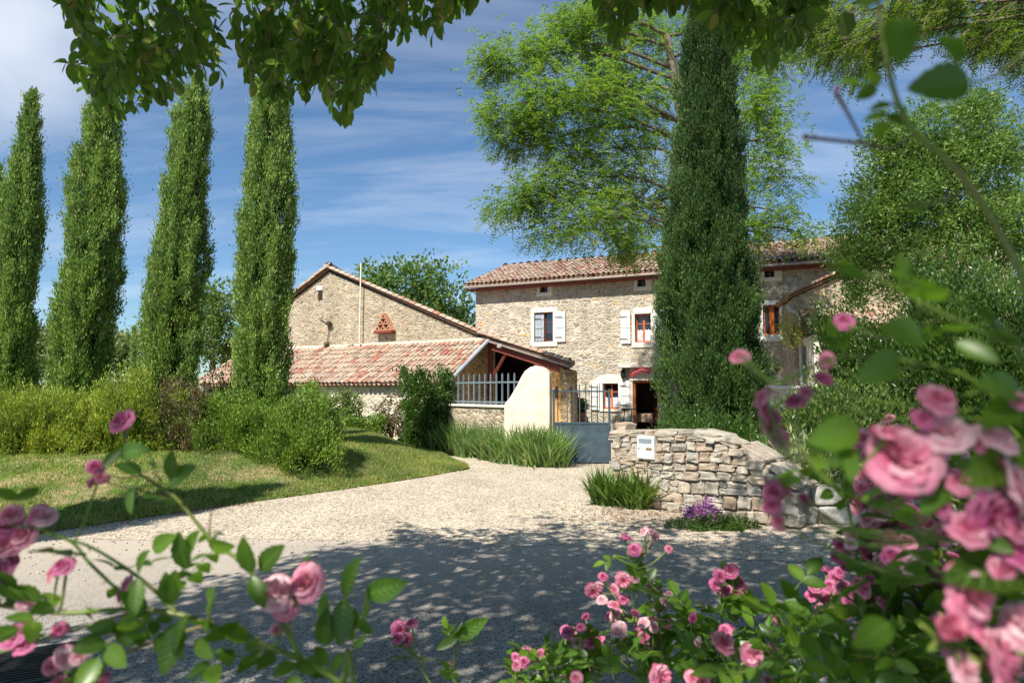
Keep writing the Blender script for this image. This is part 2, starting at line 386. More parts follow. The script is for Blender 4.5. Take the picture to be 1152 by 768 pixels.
def lawnmat():
    m, t, p, o = new_mat('lawn_soil'); co = objco(t)
    n = noise(t, co, 1.6, 8, .7); f = noise(t, co, 30, 5, .7)
    c = mixc(t, ramp(t, n, [(.38, 0), (.55, 1)]), (.38, .29, .16), (.10, .17, .03))
    c = mixc(t, 1.0, c, ramp(t, f, [(.25, .55), (.75, 1.35)]), 'MULTIPLY')
    t.links.new(c, p.inputs['Base Color']); p.inputs['Roughness'].default_value = .95; p.inputs['Specular IOR Level'].default_value = .1
    bump(t, p, f, .8, .03); return m
M['lawn'] = lawnmat()

def stonemat(name, stops):
    m, t, p, o = new_mat(name); g = nd(t, 'ShaderNodeNewGeometry'); c = ramp(t, g.outputs['Random Per Island'], stops)
    co = objco(t); f = noise(t, co, 14, 8, .68); c = mixc(t, 1.0, c, ramp(t, f, [(.25, .6), (.75, 1.35)]), 'MULTIPLY')
    c = mixc(t, ramp(t, noise(t, co, 5, 6, .7), [(.55, 0), (.70, .7)]), c, (.50, .46, .40))
    c = mixc(t, ramp(t, noise(t, co, 9, 6, .75), [(.60, 0), (.70, .7)]), c, (.10, .09, .07))
    t.links.new(c, p.inputs['Base Color']); p.inputs['Roughness'].default_value = .92; p.inputs['Specular IOR Level'].default_value = .15
    bump(t, p, f, .9, .02); return m
M['wallstone'] = stonemat('limestone_blocks', [(0, (.27, .24, .20)), (.3, (.46, .40, .31)), (.5, (.40, .30, .22)), (.62, (.38, .35, .30)), (.8, (.52, .46, .37)), (1, (.33, .31, .28))])
M['kerbstone'] = stonemat('grey_blocks', [(0, (.36, .35, .32)), (1, (.46, .44, .40))])
M['wallmortar'] = plain('wall_mortar', (.27, .22, .17), .95, var=.25, bscale=25, bstr=.8)

M['cypress'] = leafmat('cypress_scales', [(0, (.06, .12, .028)), (.45, (.18, .31, .06)), (.84, (.36, .50, .13)), (.94, (.40, .46, .20)), (1, (.42, .36, .26))], .25, (.3, .5, .06), clump=2.2)
M['cypressshade'] = leafmat('cypress_shaded', [(0, (.022, .055, .016)), (.6, (.05, .11, .028)), (.95, (.13, .22, .06)), (1, (.20, .15, .09))], .25, (.25, .45, .06), clump=1.6)  # darker copy of the cypress leaves, with shade in the colour
M['hedge'] = leafmat('hedge_green', [(0, (.07, .14, .02)), (.6, (.16, .28, .045)), (1, (.30, .42, .09))], .3, (.4, .5, .05), clump=2.0)
M['hedgeyellow'] = leafmat('hedge_yellow', [(0, (.12, .19, .028)), (.5, (.24, .34, .05)), (1, (.42, .47, .10))], .3, (.55, .55, .05), clump=2.0)
M['hedgebrown'] = leafmat('hedge_brown', [(0, (.10, .07, .045)), (.6, (.17, .12, .08)), (1, (.14, .16, .05))], .1, (.3, .3, .05), clump=3)
M['locust'] = leafmat('locust_leaf', [(0, (.06, .13, .02)), (.55, (.13, .24, .04)), (.90, (.22, .33, .06)), (.96, (.34, .22, .10)), (1, (.40, .22, .14))], .42, (.42, .65, .07), clump=.8)
M['walnut'] = leafmat('broad_leaf', [(0, (.045, .10, .018)), (.6, (.09, .18, .03)), (.93, (.16, .27, .05)), (1, (.26, .20, .07))], .45, (.30, .52, .05), clump=3, rough=.4)
M['shrubdark'] = leafmat('laurel_leaf', [(0, (.025, .06, .012)), (.6, (.05, .11, .02)), (1, (.11, .19, .035))], .3, (.3, .5, .05), clump=1.2, rough=.35, spec=.5)
M['shrublight'] = leafmat('ash_leaf', [(0, (.05, .11, .022)), (.6, (.12, .21, .05)), (1, (.25, .36, .11))], .35, (.4, .6, .08), clump=1.0, rough=.4)
M['fartree'] = leafmat('far_tree_leaf', [(0, (.06, .12, .03)), (.6, (.11, .19, .05)), (1, (.17, .26, .07))], .35, (.35, .5, .08), clump=.5)
M['farpale'] = leafmat('far_pale_leaf', [(0, (.12, .17, .06)), (1, (.24, .28, .11))], .35, (.4, .5, .12), clump=.5)
M['iris'] = leafmat('iris_blade', [(0, (.10, .20, .06)), (.6, (.22, .35, .13)), (.9, (.36, .48, .22)), (1, (.50, .44, .24))], .3, (.4, .6, .12), clump=1.5, rough=.45)
M['irisdeep'] = leafmat('iris_deep', [(0, (.05, .12, .025)), (.8, (.13, .24, .05)), (1, (.35, .30, .10))], .3, (.35, .55, .06), clump=1.5, rough=.4)
M['grass'] = leafmat('lawn_blades', [(0, (.09, .18, .025)), (.55, (.17, .29, .04)), (.68, (.28, .30, .08)), (.8, (.46, .37, .19)), (1, (.55, .44, .26))], .3, (.4, .55, .06), clump=.9)
M['varieg'] = leafmat('variegated_leaf', [(0, (.15, .25, .06)), (.5, (.45, .50, .25)), (1, (.6, .62, .40))], .3, (.5, .6, .3), clump=2)
M['climber'] = leafmat('climber_leaf', [(0, (.04, .09, .02)), (.5, (.10, .17, .04)), (1, (.22, .26, .08))], .3, (.35, .5, .06), clump=2)
M['purple'] = leafmat('purple_petals', [(0, (.16, .05, .22)), (.5, (.36, .11, .40)), (.85, (.52, .24, .52)), (1, (.10, .16, .05))], .25, (.5, .2, .5), clump=6)
M['yellowfl'] = leafmat('yellow_petals', [(0, (.14, .22, .04)), (.6, (.26, .30, .05)), (1, (.50, .42, .08))], .3, (.6, .6, .1), clump=6)
M['roseleaf'] = leafmat('rose_leaf', [(0, (.035, .085, .012)), (.6, (.075, .165, .018)), (1, (.16, .29, .025))], .42, (.28, .55, .02), clump=5, rough=.35, spec=.5)
M['litter'] = leafmat('leaf_litter', [(0, (.14, .07, .035)), (.6, (.26, .14, .07)), (1, (.36, .24, .12))], .1, (.3, .2, .1), clump=3)
M['pebbles'] = stonemat('loose_pebbles', [(0, (.34, .30, .26)), (.5, (.55, .49, .41)), (1, (.66, .61, .53))])
def petalmat(name, a, b, c):
    m, t, p, o = new_mat(name); g = nd(t, 'ShaderNodeNewGeometry')
    col = ramp(t, g.outputs['Random Per Island'], [(0, a), (.5, b), (1, c)])
    co = objco(t); col = mixc(t, ramp(t, noise(t, co, 1.4, 3), [(.35, 0), (.65, .55)]), col, c)
    t.links.new(col, p.inputs['Base Color']); p.inputs['Roughness'].default_value = .6; p.inputs['Specular IOR Level'].default_value = .2
    tr = nd(t, 'ShaderNodeBsdfTranslucent'); t.links.new(mixc(t, .5, col, (.9, .25, .35)), tr.inputs[0])
    mx_ = nd(t, 'ShaderNodeMixShader', i_0=.35); t.links.new(p.outputs[0], mx_.inputs[1]); t.links.new(tr.outputs[0], mx_.inputs[2])
    t.links.new(mx_.outputs[0], o.inputs[0]); return m
M['petal'] = petalmat('petal_pink', (.62, .10, .24), (.76, .22, .37), (.87, .52, .60))
M['petaldeep'] = petalmat('petal_deep', (.44, .045, .20), (.60, .11, .31), (.74, .32, .48))
M['petalpale'] = petalmat('petal_pale', (.70, .26, .38), (.84, .48, .56), (.90, .74, .76))
def canemat():
    m, t, p, o = new_mat('rose_cane'); co = objco(t)
    c = mixc(t, ramp(t, noise(t, co, 8, 3), [(.45, 0), (.7, 1)]), (.14, .24, .03), (.20, .13, .06)); t.links.new(c, p.inputs['Base Color']); p.inputs['Roughness'].default_value = .45; return m
M['cane'] = canemat()
M['rib'] = plain('leaf_rib', (.16, .28, .06), .5)
M['canedry'] = plain('dry_twig', (.09, .055, .045), .8)

# leaf templates (along, side, normal)
KITE = ([(0, 0, 0), (.45, .5, .06), (1, 0, 0), (.45, -.5, .06)], [(0, 1, 2, 3)])
OVAL = ([(0, 0, 0), (.28, .42, .12), (.7, .44, .10), (1, 0, -.1), (.7, -.44, .10), (.28, -.42, .12)], [(0, 1, 2, 3), (0, 3, 4, 5)])
BLADE = ([(0, .5, 0), (0, -.5, 0), (.55, -.42, .9), (.55, .42, .9), (1, 0, 3.2)], [(0, 1, 2, 3), (3, 2, 4)])
TRI = ([(0, .5, 0), (0, -.5, 0), (1, 0, .3)], [(0, 1, 2)])
def rich():
    st = [0, .08, .2, .35, .5, .65, .8, .92, 1]; hw = [.015, .2, .36, .47, .5, .45, .33, .17, .01]
    V = []; F = []
    for a, h in zip(st, hw): V += [(a, h, .28*h-.25*a*a), (a, 0, -.25*a*a), (a, -h, .28*h-.25*a*a)]
    for i in range(len(st)-1):
        b = i*3; F += [(b, b+1, b+4, b+3), (b+1, b+2, b+5, b+4)]
    return V, F
RICH = rich()
def serrated():
    st = [0, .06, .14, .22, .31, .40, .49, .58, .67, .76, .85, .93, 1]; V = []; F = []
    for i, a in enumerate(st):
        h = .5*math.sin(math.pi*min(1, a**.85))**.75 if 0 < a < 1 else .012
        if 0 < a < 1: h *= 1.06 if i % 2 else .93
        V += [(a, h, .30*h-.25*a*a), (a, 0, -.25*a*a), (a, -h, .30*h-.25*a*a)]
    for i in range(len(st)-1):
        b = i*3; F += [(b, b+1, b+4, b+3), (b+1, b+2, b+5, b+4)]
    return V, F
SERR = serrated()
def ribs():
    V = []; F = []
    def strip(p, q, w):
        b = len(V); dx, dy = q[0]-p[0], q[1]-p[1]; l = math.hypot(dx, dy); nx, ny = -dy/l*w, dx/l*w
        for (x, y), k in ((p, 1), (q, .35)):
            for sg in (1, -1):
                yy = y+ny*sg*k; V.append((x+nx*sg*k, yy, .30*abs(yy)-.25*x*x+.012))
        F.append((b, b+1, b+3, b+2))
    for i in range(4): strip((i*.25, 0), (i*.25+.25, 0), .016*(1-.2*i))
    for a in (.16, .30, .44, .58, .72):
        for sg in (1, -1): strip((a, 0), (a+.17, sg*.36*math.sin(math.pi*min(1, a+.12))**.7), .009)
    return V, F
RIBS = ribs()

# ------------------------------------------------------------------ ground, road, drive, lawn
mb = MB(); mb.box(-700, 700, -60, 1200, -.6, 0.0)
g = mb.build('ground', M['earth']); tag(g, kind='structure')
def flat_poly(name, pts, z, mat, thick=0):
    mb = MB(); mb.poly([(x, y, z) for x, y in pts], [tuple(range(len(pts)))]); o = mb.build(name, mat); tag(o, kind='structure'); return o
rnd = random.Random(4)
edge = []
for i in range(361):
    x = -30+i/6
    y = np.interp(x, [-30, -6, -1.5, 0, 2, 3.6, 30], [7.6, 7.9, 7.9, 7.6, 7.15, 6.6, 4.0])+.22*mnoise.noise(Vector((x*.8, 1, 0)))+.12*mnoise.noise(Vector((x*3, 2, 0)))+rnd.uniform(-.04, .04)
    edge.append((x, float(y)))
flat_poly('road', [(-30, -14), (30, -14)]+edge[::-1], .004, M['asphalt'])
e2 = [(x, y-.35) for x, y in edge]
flat_poly('gravel_drive', e2+[(30, 40), (-14, 40), (-14, 12)], .008, M['gravel']) if False else None
gm = MB()
gp = [(x, y-.02) for x, y in edge if x > -16]+[(30, 36), (-16, 36)]
gm.poly([(x, y, .008) for x, y in gp], [tuple(range(len(gp)))])
o = gm.build('gravel_drive', M['gravel']); tag(o, kind='structure')

LX = [-40, -7, -5.6, -4.5, -2.9, -1.7, -.95]
LYF = [7.0, 7.9, 8.15, 9.7, 11.7, 13.4, 14.7]
LYB = [44, 31, 26, 22.8, 19.3, 17.2, 15.0]
def yfb(x): return float(np.interp(x, LX, LYF)), float(np.interp(x, LX, LYB))
def sms(t): t = min(1, max(0, t)); return t*t*(3-2*t)
def hlawn(x, y):
    f, b = yfb(x)
    w = min(1, max(0, (-x-.9)/2.6))
    return .012+.06*sms((y-f)/.25)*sms((b-y)/.3)+.52*sms((y-f)/3.6)*w*(.25+.75*sms((b-y)/3.5))
lm = MB(); xs = np.concatenate([np.linspace(-40, -12, 20), np.linspace(-11.6, -.95, 110)]); ny = 70; V = []; F = []
for i, x in enumerate(xs):
    f, b = yfb(x); f += .08*mnoise.noise(Vector((x*2.5, 0, 3))); b += .08*mnoise.noise(Vector((x*2, 5, 3)))
    for j in range(ny):
        t = j/(ny-1); t = t*t*.6+t*.4; y = f+(b-f)*t
        V.append((x, y, hlawn(x, y)+.03*mnoise.noise(Vector((x*1.6, y*1.6, 0)))*sms(t*8)))
for i in range(len(xs)-1):
    for j in range(ny-1): F.append((i*ny+j, (i+1)*ny+j, (i+1)*ny+j+1, i*ny+j+1))
lm.poly(V, F); o = lm.build('lawn_bank', M['lawn'], smooth=True); tag(o, kind='structure')

# grass blades
r = np.random.default_rng(3)
n = 230000
x = r.uniform(-10.5, -.95, n); yf = np.interp(x, LX, LYF); yb = np.interp(x, LX, LYB)
y = yf-.03+(np.minimum(yb, yf+11)-yf)*r.random(n)**1.3
dens = np.array([mnoise.noise(Vector((a*1.1, b*1.1, 2))) for a, b in zip(x[::1], y[::1])])
green = np.clip((x+6.5)/4, 0, 1)
keep = r.random(n) < np.clip(.50+1.0*dens+.45*green, .22, 1)
x, y = x[keep], y[keep]; z = np.array([hlawn(a, b) for a, b in zip(x, y)])
P = np.stack([x, y, z], 1); A = unit(np.stack([r.normal(0, .5, len(x)), r.normal(0, .5, len(x)), np.ones(len(x))], 1))
gb = MB(); gb.inst(TRI, P, A, r.uniform(.03, .085, len(x)), r.uniform(.008, .016, len(x)), r.normal(0, 1, (len(x), 3)))
o = gb.build('grass', M['grass']); tag(o, 'short patchy lawn grass on the bank beside the drive', 'grass', kind='stuff')

# loose pebbles and litter
def superell(nu=8, nv=6, e=.5):
    V = []; F = []
    for j in range(1, nv):
        ph = -math.pi/2+math.pi*j/nv
        for i in range(nu):
            th = 2*math.pi*(i+.5)/nu
            f = lambda c: math.copysign(abs(c)**e, c)
            V.append((f(math.cos(th))*f(math.cos(ph)), f(math.sin(th))*f(math.cos(ph)), f(math.sin(ph))))
    V += [(0, 0, -1), (0, 0, 1)]; b = len(V)-2; t_ = len(V)-1
    for j in range(nv-2):
        for i in range(nu): F.append((j*nu+i, j*nu+(i+1) % nu, (j+1)*nu+(i+1) % nu, (j+1)*nu+i))
    for i in range(nu): F.append((b, (i+1) % nu, i)); F.append((t_, (nv-2)*nu+i, (nv-2)*nu+(i+1) % nu))
    return V, F
PEB = superell(6, 4, .8)
n = 26000; x = r.uniform(-6, 6.5, n); y = r.uniform(6.0, 16, n)
f = np.interp(x, [a for a, _ in edge], [b for _, b in edge]); lf = np.interp(x, LX, LYF)
keep = (y > f-.1-1.9*r.random(n)**3) & ((x > -.9) | (y < lf-.05)); keep &= r.random(n) < np.interp(x, [-6, 1, 3], [.55, .8, 1])
x, y = x[keep], y[keep]; sz = r.uniform(.005, .0125, len(x))
pm = MB(); pm.inst(PEB, np.stack([x, y, .008+sz*.35], 1), r.normal(0, 1, (len(x), 3))*[1, 1, .2], sz*r.uniform(.9, 1.5, len(x)), sz, np.tile([0, 0, 1.], (len(x), 1)), T=sz*.6)
o = pm.build('pebbles', M['pebbles'], smooth=True); tag(o, 'loose pale pebbles scattered over the drive', 'pebbles', kind='stuff')
n = 2600; x = np.concatenate([r.normal(1.9, .8, n//2), r.uniform(-6.5, -1.2, n//2)]); y = np.concatenate([r.normal(9.2, .55, n//2), np.interp(x[n//2:], LX, LYF)-np.abs(r.normal(0, .25, n//2))])
ok = (y < 10.2); x, y = x[ok], y[ok]
pm = MB(); pm.inst(KITE, np.stack([x, y, .012+.02*r.random(len(x))], 1), r.normal(0, 1, (len(x), 3))*[1, 1, .25], r.uniform(.02, .05, len(x)), r.uniform(.01, .03, len(x)), r.normal(0, .4, (len(x), 3))+[0, 0, 1.])
o = pm.build('leaf_litter', M['litter']); tag(o, 'dry brown leaf litter along the wall foot and lawn edge', 'leaf litter', kind='stuff')

# ------------------------------------------------------------------ roofs
TILE = []
_f = []
for k in range(7):
    th = math.pi*k/6
    TILE += [(0, .5*math.cos(th)*1.08, .54*math.sin(th)+.10), (1, .5*math.cos(th)*.86, .43*math.sin(th))]
for k in range(6): _f.append((2*k, 2*k+1, 2*k+3, 2*k+2))
TILE = (TILE, _f)
def tile_roof(parent, O, U, Vv, width, length, name='roof', sp=.205, course=.34, thick=.07, ww=None, seed=1, bedmat='tilebed', end_w=None):
    """O eave corner; U along the eave; Vv up the slope (unit)."""
    O, U, Vv = Vector(O), Vector(U).normalized(), Vector(Vv).normalized(); Nn = U.cross(Vv).normalized()
    if Nn.z < 0: Nn = -Nn
    rr = np.random.default_rng(seed)
    mb = MB()
    nc = int(width/sp); nr = int(length/course)
    course = length/nr
    P = []; 
    for i in range(nc+1):
        for j in range(nr):
            p = O+U*(i*sp+rr.normal(0, .008))+Vv*(j*course-.03+rr.normal(0, .012))+Nn*(thick*.5+.02+rr.normal(0, .004))
            P.append(p)
    P = np.array(P); n = len(P)
    A = np.tile(np.array(Vv), (n, 1))+rr.normal(0, .018, (n, 3))
    mb.inst(TILE, P, A, course*1.22, sp*.74*rr.uniform(.93, 1.07, n), np.tile(np.array(Nn), (n, 1)), 0)
    # channel tiles between, hollow side up
    P2 = []
    for i in range(nc):
        for j in range(nr):
            P2.append(O+U*((i+.5)*sp)+Vv*(j*course-.05)+Nn*(thick*.5+.055))
    P2 = np.array(P2); n = len(P2)
    mb.inst(TILE, P2, np.tile(np.array(Vv), (n, 1)), course*1.2, sp*.62, np.tile(-np.array(Nn), (n, 1)), 0)
    c = [O, O+U*width, O+U*width+Vv*length, O+Vv*length]
    V = [p+Nn*(thick*.5) for p in c]+[p-Nn*(thick*.5) for p in c]
    mb.poly([tuple(v) for v in V], [(0, 1, 2, 3), (7, 6, 5, 4), (0, 4, 5, 1), (1, 5, 6, 2), (2, 6, 7, 3), (3, 7, 4, 0)], 1)
    return mb.build(name, [M['tile'], M[bedmat]], parent)

def wall_holes(mb, x0, x1, z0, z1, y, th, holes, mi=0):
    """a wall slab (front at y, back at y+th) pierced by holes"""
    xs = sorted({x0, x1, *[h[0] for h in holes], *[h[1] for h in holes]}); zs = sorted({z0, z1, *[h[2] for h in holes], *[h[3] for h in holes]})
    inh = lambda a, b: any(h[0]-1e-6 <= a <= h[1]+1e-6 and h[2]-1e-6 <= b <= h[3]+1e-6 for h in holes)
    for i in range(len(xs)-1):
        for j in range(len(zs)-1):
            if inh((xs[i]+xs[i+1])/2, (zs[j]+zs[j+1])/2): continue
            a, b, c, d = xs[i], xs[i+1], zs[j], zs[j+1]
            mb.poly([(a, y, c), (b, y, c), (b, y, d), (a, y, d)], [(0, 1, 2, 3)], mi)
            mb.poly([(a, y+th, c), (b, y+th, c), (b, y+th, d), (a, y+th, d)], [(3, 2, 1, 0)], mi)
    for h in holes:
        a, b, c, d = h
        V = [(a, y, c), (b, y, c), (b, y, d), (a, y, d), (a, y+th, c), (b, y+th, c), (b, y+th, d), (a, y+th, d)]
        mb.poly(V, [(0, 4, 5, 1), (1, 5, 6, 2), (2, 6, 7, 3), (3, 7, 4, 0)], mi)

# ------------------------------------------------------------------ the farmhouse
HF = Frame(-1.56, 29.2, math.radians(-25.4))
house = empty('farmhouse', 'two storey stone farmhouse with tiled roof, white shutters and red framed openings, behind the gate', 'house', (-1.56, 29.2, 0), HF.a)
def R(*a): return HF.rect(*a)
w1 = R(601, 351.5, 622, 384.5); w2 = R(714, 353, 732, 385); w4 = R(858, 343, 877, 376.5)
a1 = R(607.5, 317.5, 616, 329); a2 = R(717, 311, 726, 322.5); a3 = R(860, 302.5, 871, 312)
g1 = R(678, 431, 695.5, 460); dr = list(R(712, 428, 740, 481)); dr[2] = .0
HL, HEAVE = 17.0, 6.2
mb = MB(); wall_holes(mb, 0, HL, -.2, HEAVE, 0, .5, [w1, w2, w4, a1, a2, a3, g1, tuple(dr)])
mb.poly([(0, 0, -.2), (0, 7, -.2), (0, 7, HEAVE), (0, 3.5, HEAVE+1.25), (0, 0, HEAVE)], [(0, 4, 3, 2, 1)])
mb.poly([(HL, 0, -.2), (HL, 7, -.2), (HL, 7, HEAVE), (HL, 3.5, HEAVE+1.25), (HL, 0, HEAVE)], [(0, 1, 2, 3, 4)])
mb.poly([(0, 7, -.2), (HL, 7, -.2), (HL, 7, HEAVE), (0, 7, HEAVE)], [(3, 2, 1, 0)])
mb.build('wall', M['house_stone'], house)
sl = Vector((0, 3.5, 1.28)).normalized(); ln = Vector((0, 3.5+.45, 1.28*(3.95/3.5))).length
rf = tile_roof(house, (-.25, -.45, HEAVE-.10), (1, 0, 0), sl, HL+.4, ln, seed=11)
sl2 = Vector((0, -3.5, 1.28)).normalized()
tile_roof(house, (-.25, 7.45, HEAVE-.10), (1, 0, 0), sl2, HL+.4, ln, seed=12, sp=.4, course=.6)
mb = MB(); rr = np.random.default_rng(8)
nx = int((HL+.3)/.36)
P = np.array([(-.25+i*.36, 3.5, HEAVE+1.30) for i in range(nx)])
mb.inst(TILE, P, np.tile([1., 0, .03], (nx, 1)), .42, .26, np.tile([0, 0, 1.], (nx, 1)))
mb.build('ridge_tiles', M['tile'], rf)
mb = MB(); mb.tube([(-.3, -.5, HEAVE-.18), (HL+.2, -.5, HEAVE-.18)], .055, 10); mb.build('gutter', M['gutter'], house)
mb = MB(); mb.box(-.2, HL, -.42, -.003, HEAVE-.30, HEAVE-.24); mb.build('eave_board', M['redwood'], house)

def surround(x0, x1, z0, z1, wl, wr, wt, wb, mat='lime', proud=.025, name='surround', parent=None):
    mb = MB(); b = .012
    if wt: mb.box(x0-wl, x1+wr, -proud, .06, z1, z1+wt, bev=b)
    if wb: mb.box(x0-wl, x1+wr, -proud-.03, .06, z0-wb, z0, bev=b)
    if wl: mb.box(x0-wl, x0, -proud+.003, .06, z0, z1, bev=b)
    if wr: mb.box(x1, x1+wr, -proud+.003, .06, z0, z1, bev=b)
    return mb.build(name, M[mat], parent or house)
def shutter(x0, x1, z0, z1, y, mat, parent, ang=0):
    mb = MB(); n = max(3, int((x1-x0)/.11)); w = (x1-x0)/n
    for i in range(n): mb.box(x0+i*w+.004, x0+(i+1)*w-.004, y-.045, y-.012, z0, z1, bev=.006)
    for k in (.15, .5, .82): mb.box(x0+.02, x1-.02, y-.064, y-.046, z0+(z1-z0)*k-.04, z0+(z1-z0)*k+.04, bev=.004)
    o = mb.build('shutter', M[mat], parent)
    for k in (.15, .82):
        mb = MB(); mb.box(x0-.03, x0+(x1-x0)*.7, y-.072, y-.066, z0+(z1-z0)*k-.015, z0+(z1-z0)*k+.015)
        mb.build('hinge_strap', M['black'], o)
    return o
def casement(rect, fw=.05, bars=2, fmat='orange', cur=True, mull=.07, depth=.18):
    x0, x1, z0, z1 = rect
    mb = MB(); d0, d1 = depth, depth+.05
    mb.box(x0, x0+fw, d0, d1, z0, z1, bev=.006); mb.box(x1-fw, x1, d0, d1, z0, z1, bev=.006)
    mb.box(x0+fw, x1-fw, d0, d1, z0, z0+fw*1.3, bev=.006); mb.box(x0+fw, x1-fw, d0, d1, z1-fw, z1, bev=.006)
    xm = (x0+x1)/2
    mb.box(xm-mull/2, xm+mull/2, d0-.01, d1, z0+fw*1.3, z1-fw, bev=.006)
    for k in range(1, bars+1):
        zz = z0+(z1-z0)*k/(bars+1)
        mb.box(x0+fw, xm-mull/2, d0+.012, d1-.012, zz-.013, zz+.013); mb.box(xm+mull/2, x1-fw, d0+.012, d1-.012, zz-.013, zz+.013)
    o = mb.build('window', M[fmat], house)
    mb = MB(); mb.box(x0+fw*.5, x1-fw*.5, d1-.022, d1-.016, z0+.02, z1-.02); mb.build('pane', M['glass'], o)
    if cur:
        for a, b in ((x0+fw, xm-mull/2), (xm+mull/2, x1-fw)):
            mb = MB(); n = 14; V = []
            for i in range(n+1):
                xx = a+(b-a)*i/n; yy = d1-.040+.006*math.sin(i*1.9)
                V += [(xx, yy, z0+fw*1.4), (xx, yy, z0+(z1-z0)*.45+.02*math.sin(i*.9))]
            mb.poly(V, [(2*i, 2*i+2, 2*i+3, 2*i+1) for i in range(n)]); mb.build('curtain', M['curtain'], o)
    return o
# first floor windows
surround(*w1, .15, .20, .19, .20); casement(w1, fmat='redwood', cur=False)
shutter(w1[0]+.01, (w1[0]+w1[1])/2, w1[2]+.04, w1[3]-.04, .10, 'greyshade', house)  # closed half shutter, coloured grey as if shaded
s = R(625.5, 350.5, 636.5, 384.5); shutter(*s, -.03, 'white', house)
surround(*w2, .10, .10, .0, .20); surround(w2[0]-.05, w2[1]+.05, w2[3], w2[3]+.001, 0, 0, .24, 0, name='lintel', mat='lime'); casement(w2)
shutter(*R(698.5, 349.5, 709.5, 386.5), -.03, 'white', house); shutter(*R(735.5, 349.5, 746.5, 386.5), -.03, 'white', house)
surround(*w4, .10, .14, .16, .24, 'white'); casement(w4, bars=0, cur=False, fmat='orange', mull=.16)
for a, ex in ((a1, .13), (a2, .2), (a3, .2)):
    surround(*a, .14, .16+ex*.5, .06, .15)
    mb = MB(); mb.box(a[0], a[1], .22, .25, a[2], a[3]); wdw = mb.build('window', M['black'], house)
    mb = MB(); mb.box((a[0]+a[1])/2-.015, (a[0]+a[1])/2+.015, .195, .217, a[2], a[3]); mb.box(a[0]+.003, a[1]-.003, .197, .215, (a[2]+a[3])/2-.012, (a[2]+a[3])/2+.012); mb.build('window_frame', M['greyshade'], wdw)
# ground window with arched head
surround(*g1, .12, .12, 0, .10)
mb = MB(); xc = (g1[0]+g1[1])/2; hw = (g1[1]-g1[0])/2+.35
ol = [(xc-hw, g1[3])]+[(xc+hw*math.cos(math.pi-math.pi*k/12), g1[3]+.30*math.sin(math.pi*k/12)+.06) for k in range(13)]+[(xc+hw, g1[3])]
mb.prism(ol, -.02, .05); mb.build('arch_stones', M['lime'], house)
casement(g1, bars=2)
shutter(*R(664.5, 429, 674.5, 461), -.03, 'white', house); shutter(*R(698.5, 428, 709, 460), -.03, 'white', house)
# doorway with boarded canopy box and sign
surround(dr[0], dr[1], dr[2], dr[3], .18, .30, 0, 0)
dw = MB(); x0, x1, z0, z1 = dr
dw.box(x0, x0+.08, .05, .13, z0, z1, bev=.01); dw.box(x1-.05, x1, .05, .13, z0, z1, bev=.01); dw.box(x0+.08, x1-.05, .05, .13, z1-.09, z1, bev=.01)
door = dw.build('door_frame', M['orange'], house)
rm = MB()
rm.box(x0-1.2, x1+1.4, 3.0, 3.1, 0.01, 2.6); rm.box(x0-1.3, x0-1.2, .5, 3.1, 0.01, 2.6); rm.box(x1+1.4, x1+1.5, .5, 3.1, 0.01, 2.6)
rm.box(x0-1.3, x1+1.5, .5, 3.1, 2.6, 2.7); rm.box(x0-1.3, x1+1.5, .5, 3.1, 0.0, 0.01); rm.build('room', M['room'], house)
cb = MB(); b = R(701, 413, 738.5, 428); cb.box(b[0], b[1], -.42, -.02, b[3]-.02, b[3]+.08, bev=.01)
cb.box(b[0]+.27, b[1]-.05, -.06, -.003, b[2], b[3]-.02, bev=.005)
for k in (.36, .62): cb.box(b[0]+(b[1]-b[0])*k, b[0]+(b[1]-b[0])*k+.03, -.075, -.06, b[2], b[3]-.02)
can = cb.build('door_canopy', M['lime'], house)
# console bracket / lantern by the door
mb = MB(); lx, lz = HF.px(702, 418); mb.box(lx-.05, lx+.06, -.24, -.02, lz+.12, lz+.16); mb.lathe([(.03, -.28), (.08, -.22), (.10, .02), (.03, .10)], (lx, -.16, lz), 8); mb.build('lantern', M['black'], house)
# arched red sign with small pale flourishes
sg = empty('shop_sign', 'small arched red lettered sign above the restaurant doorway', 'sign', HF.o.to_3d(), HF.a)
s0 = R(713, 412.5, 736, 421); n = 16; V = []; F = []
for i in range(n+1):
    t = i/n; xx = s0[0]+(s0[1]-s0[0])*t; arc = .10*math.sin(math.pi*t)-.13*(1-t)**3; hh = .12+.07*(1-t)**4
    for yy in (-.50, -.47): V += [(xx, yy, s0[2]+.02+arc-hh*.35), (xx, yy, s0[2]+.12+arc+hh*.45)]
for i in range(n):
    a = i*4; b2 = a+4
    F += [(a, b2, b2+1, a+1), (a+2, a+3, b2+3, b2+2), (a, a+2, b2+2, b2), (a+1, b2+1, b2+3, a+3)]
F += [(0, 1, 3, 2), (n*4, n*4+2, n*4+3, n*4+1)]
mb = MB(); mb.poly(V, F); mb.build('sign_board', M['signred'], sg)
mb = MB(); rs = random.Random(2); pts = []
for i in range(60):
    t = i/59*.86+.08; arc = .10*math.sin(math.pi*t)-.13*(1-t)**3
    pts.append((s0[0]+(s0[1]-s0[0])*t+.012*math.sin(i*1.1), -.506, s0[2]+.08+arc+.035*math.sin(i*1.35)))
mb.tube(pts, .009, 5); mb.build('lettering', M['signpink'], sg)

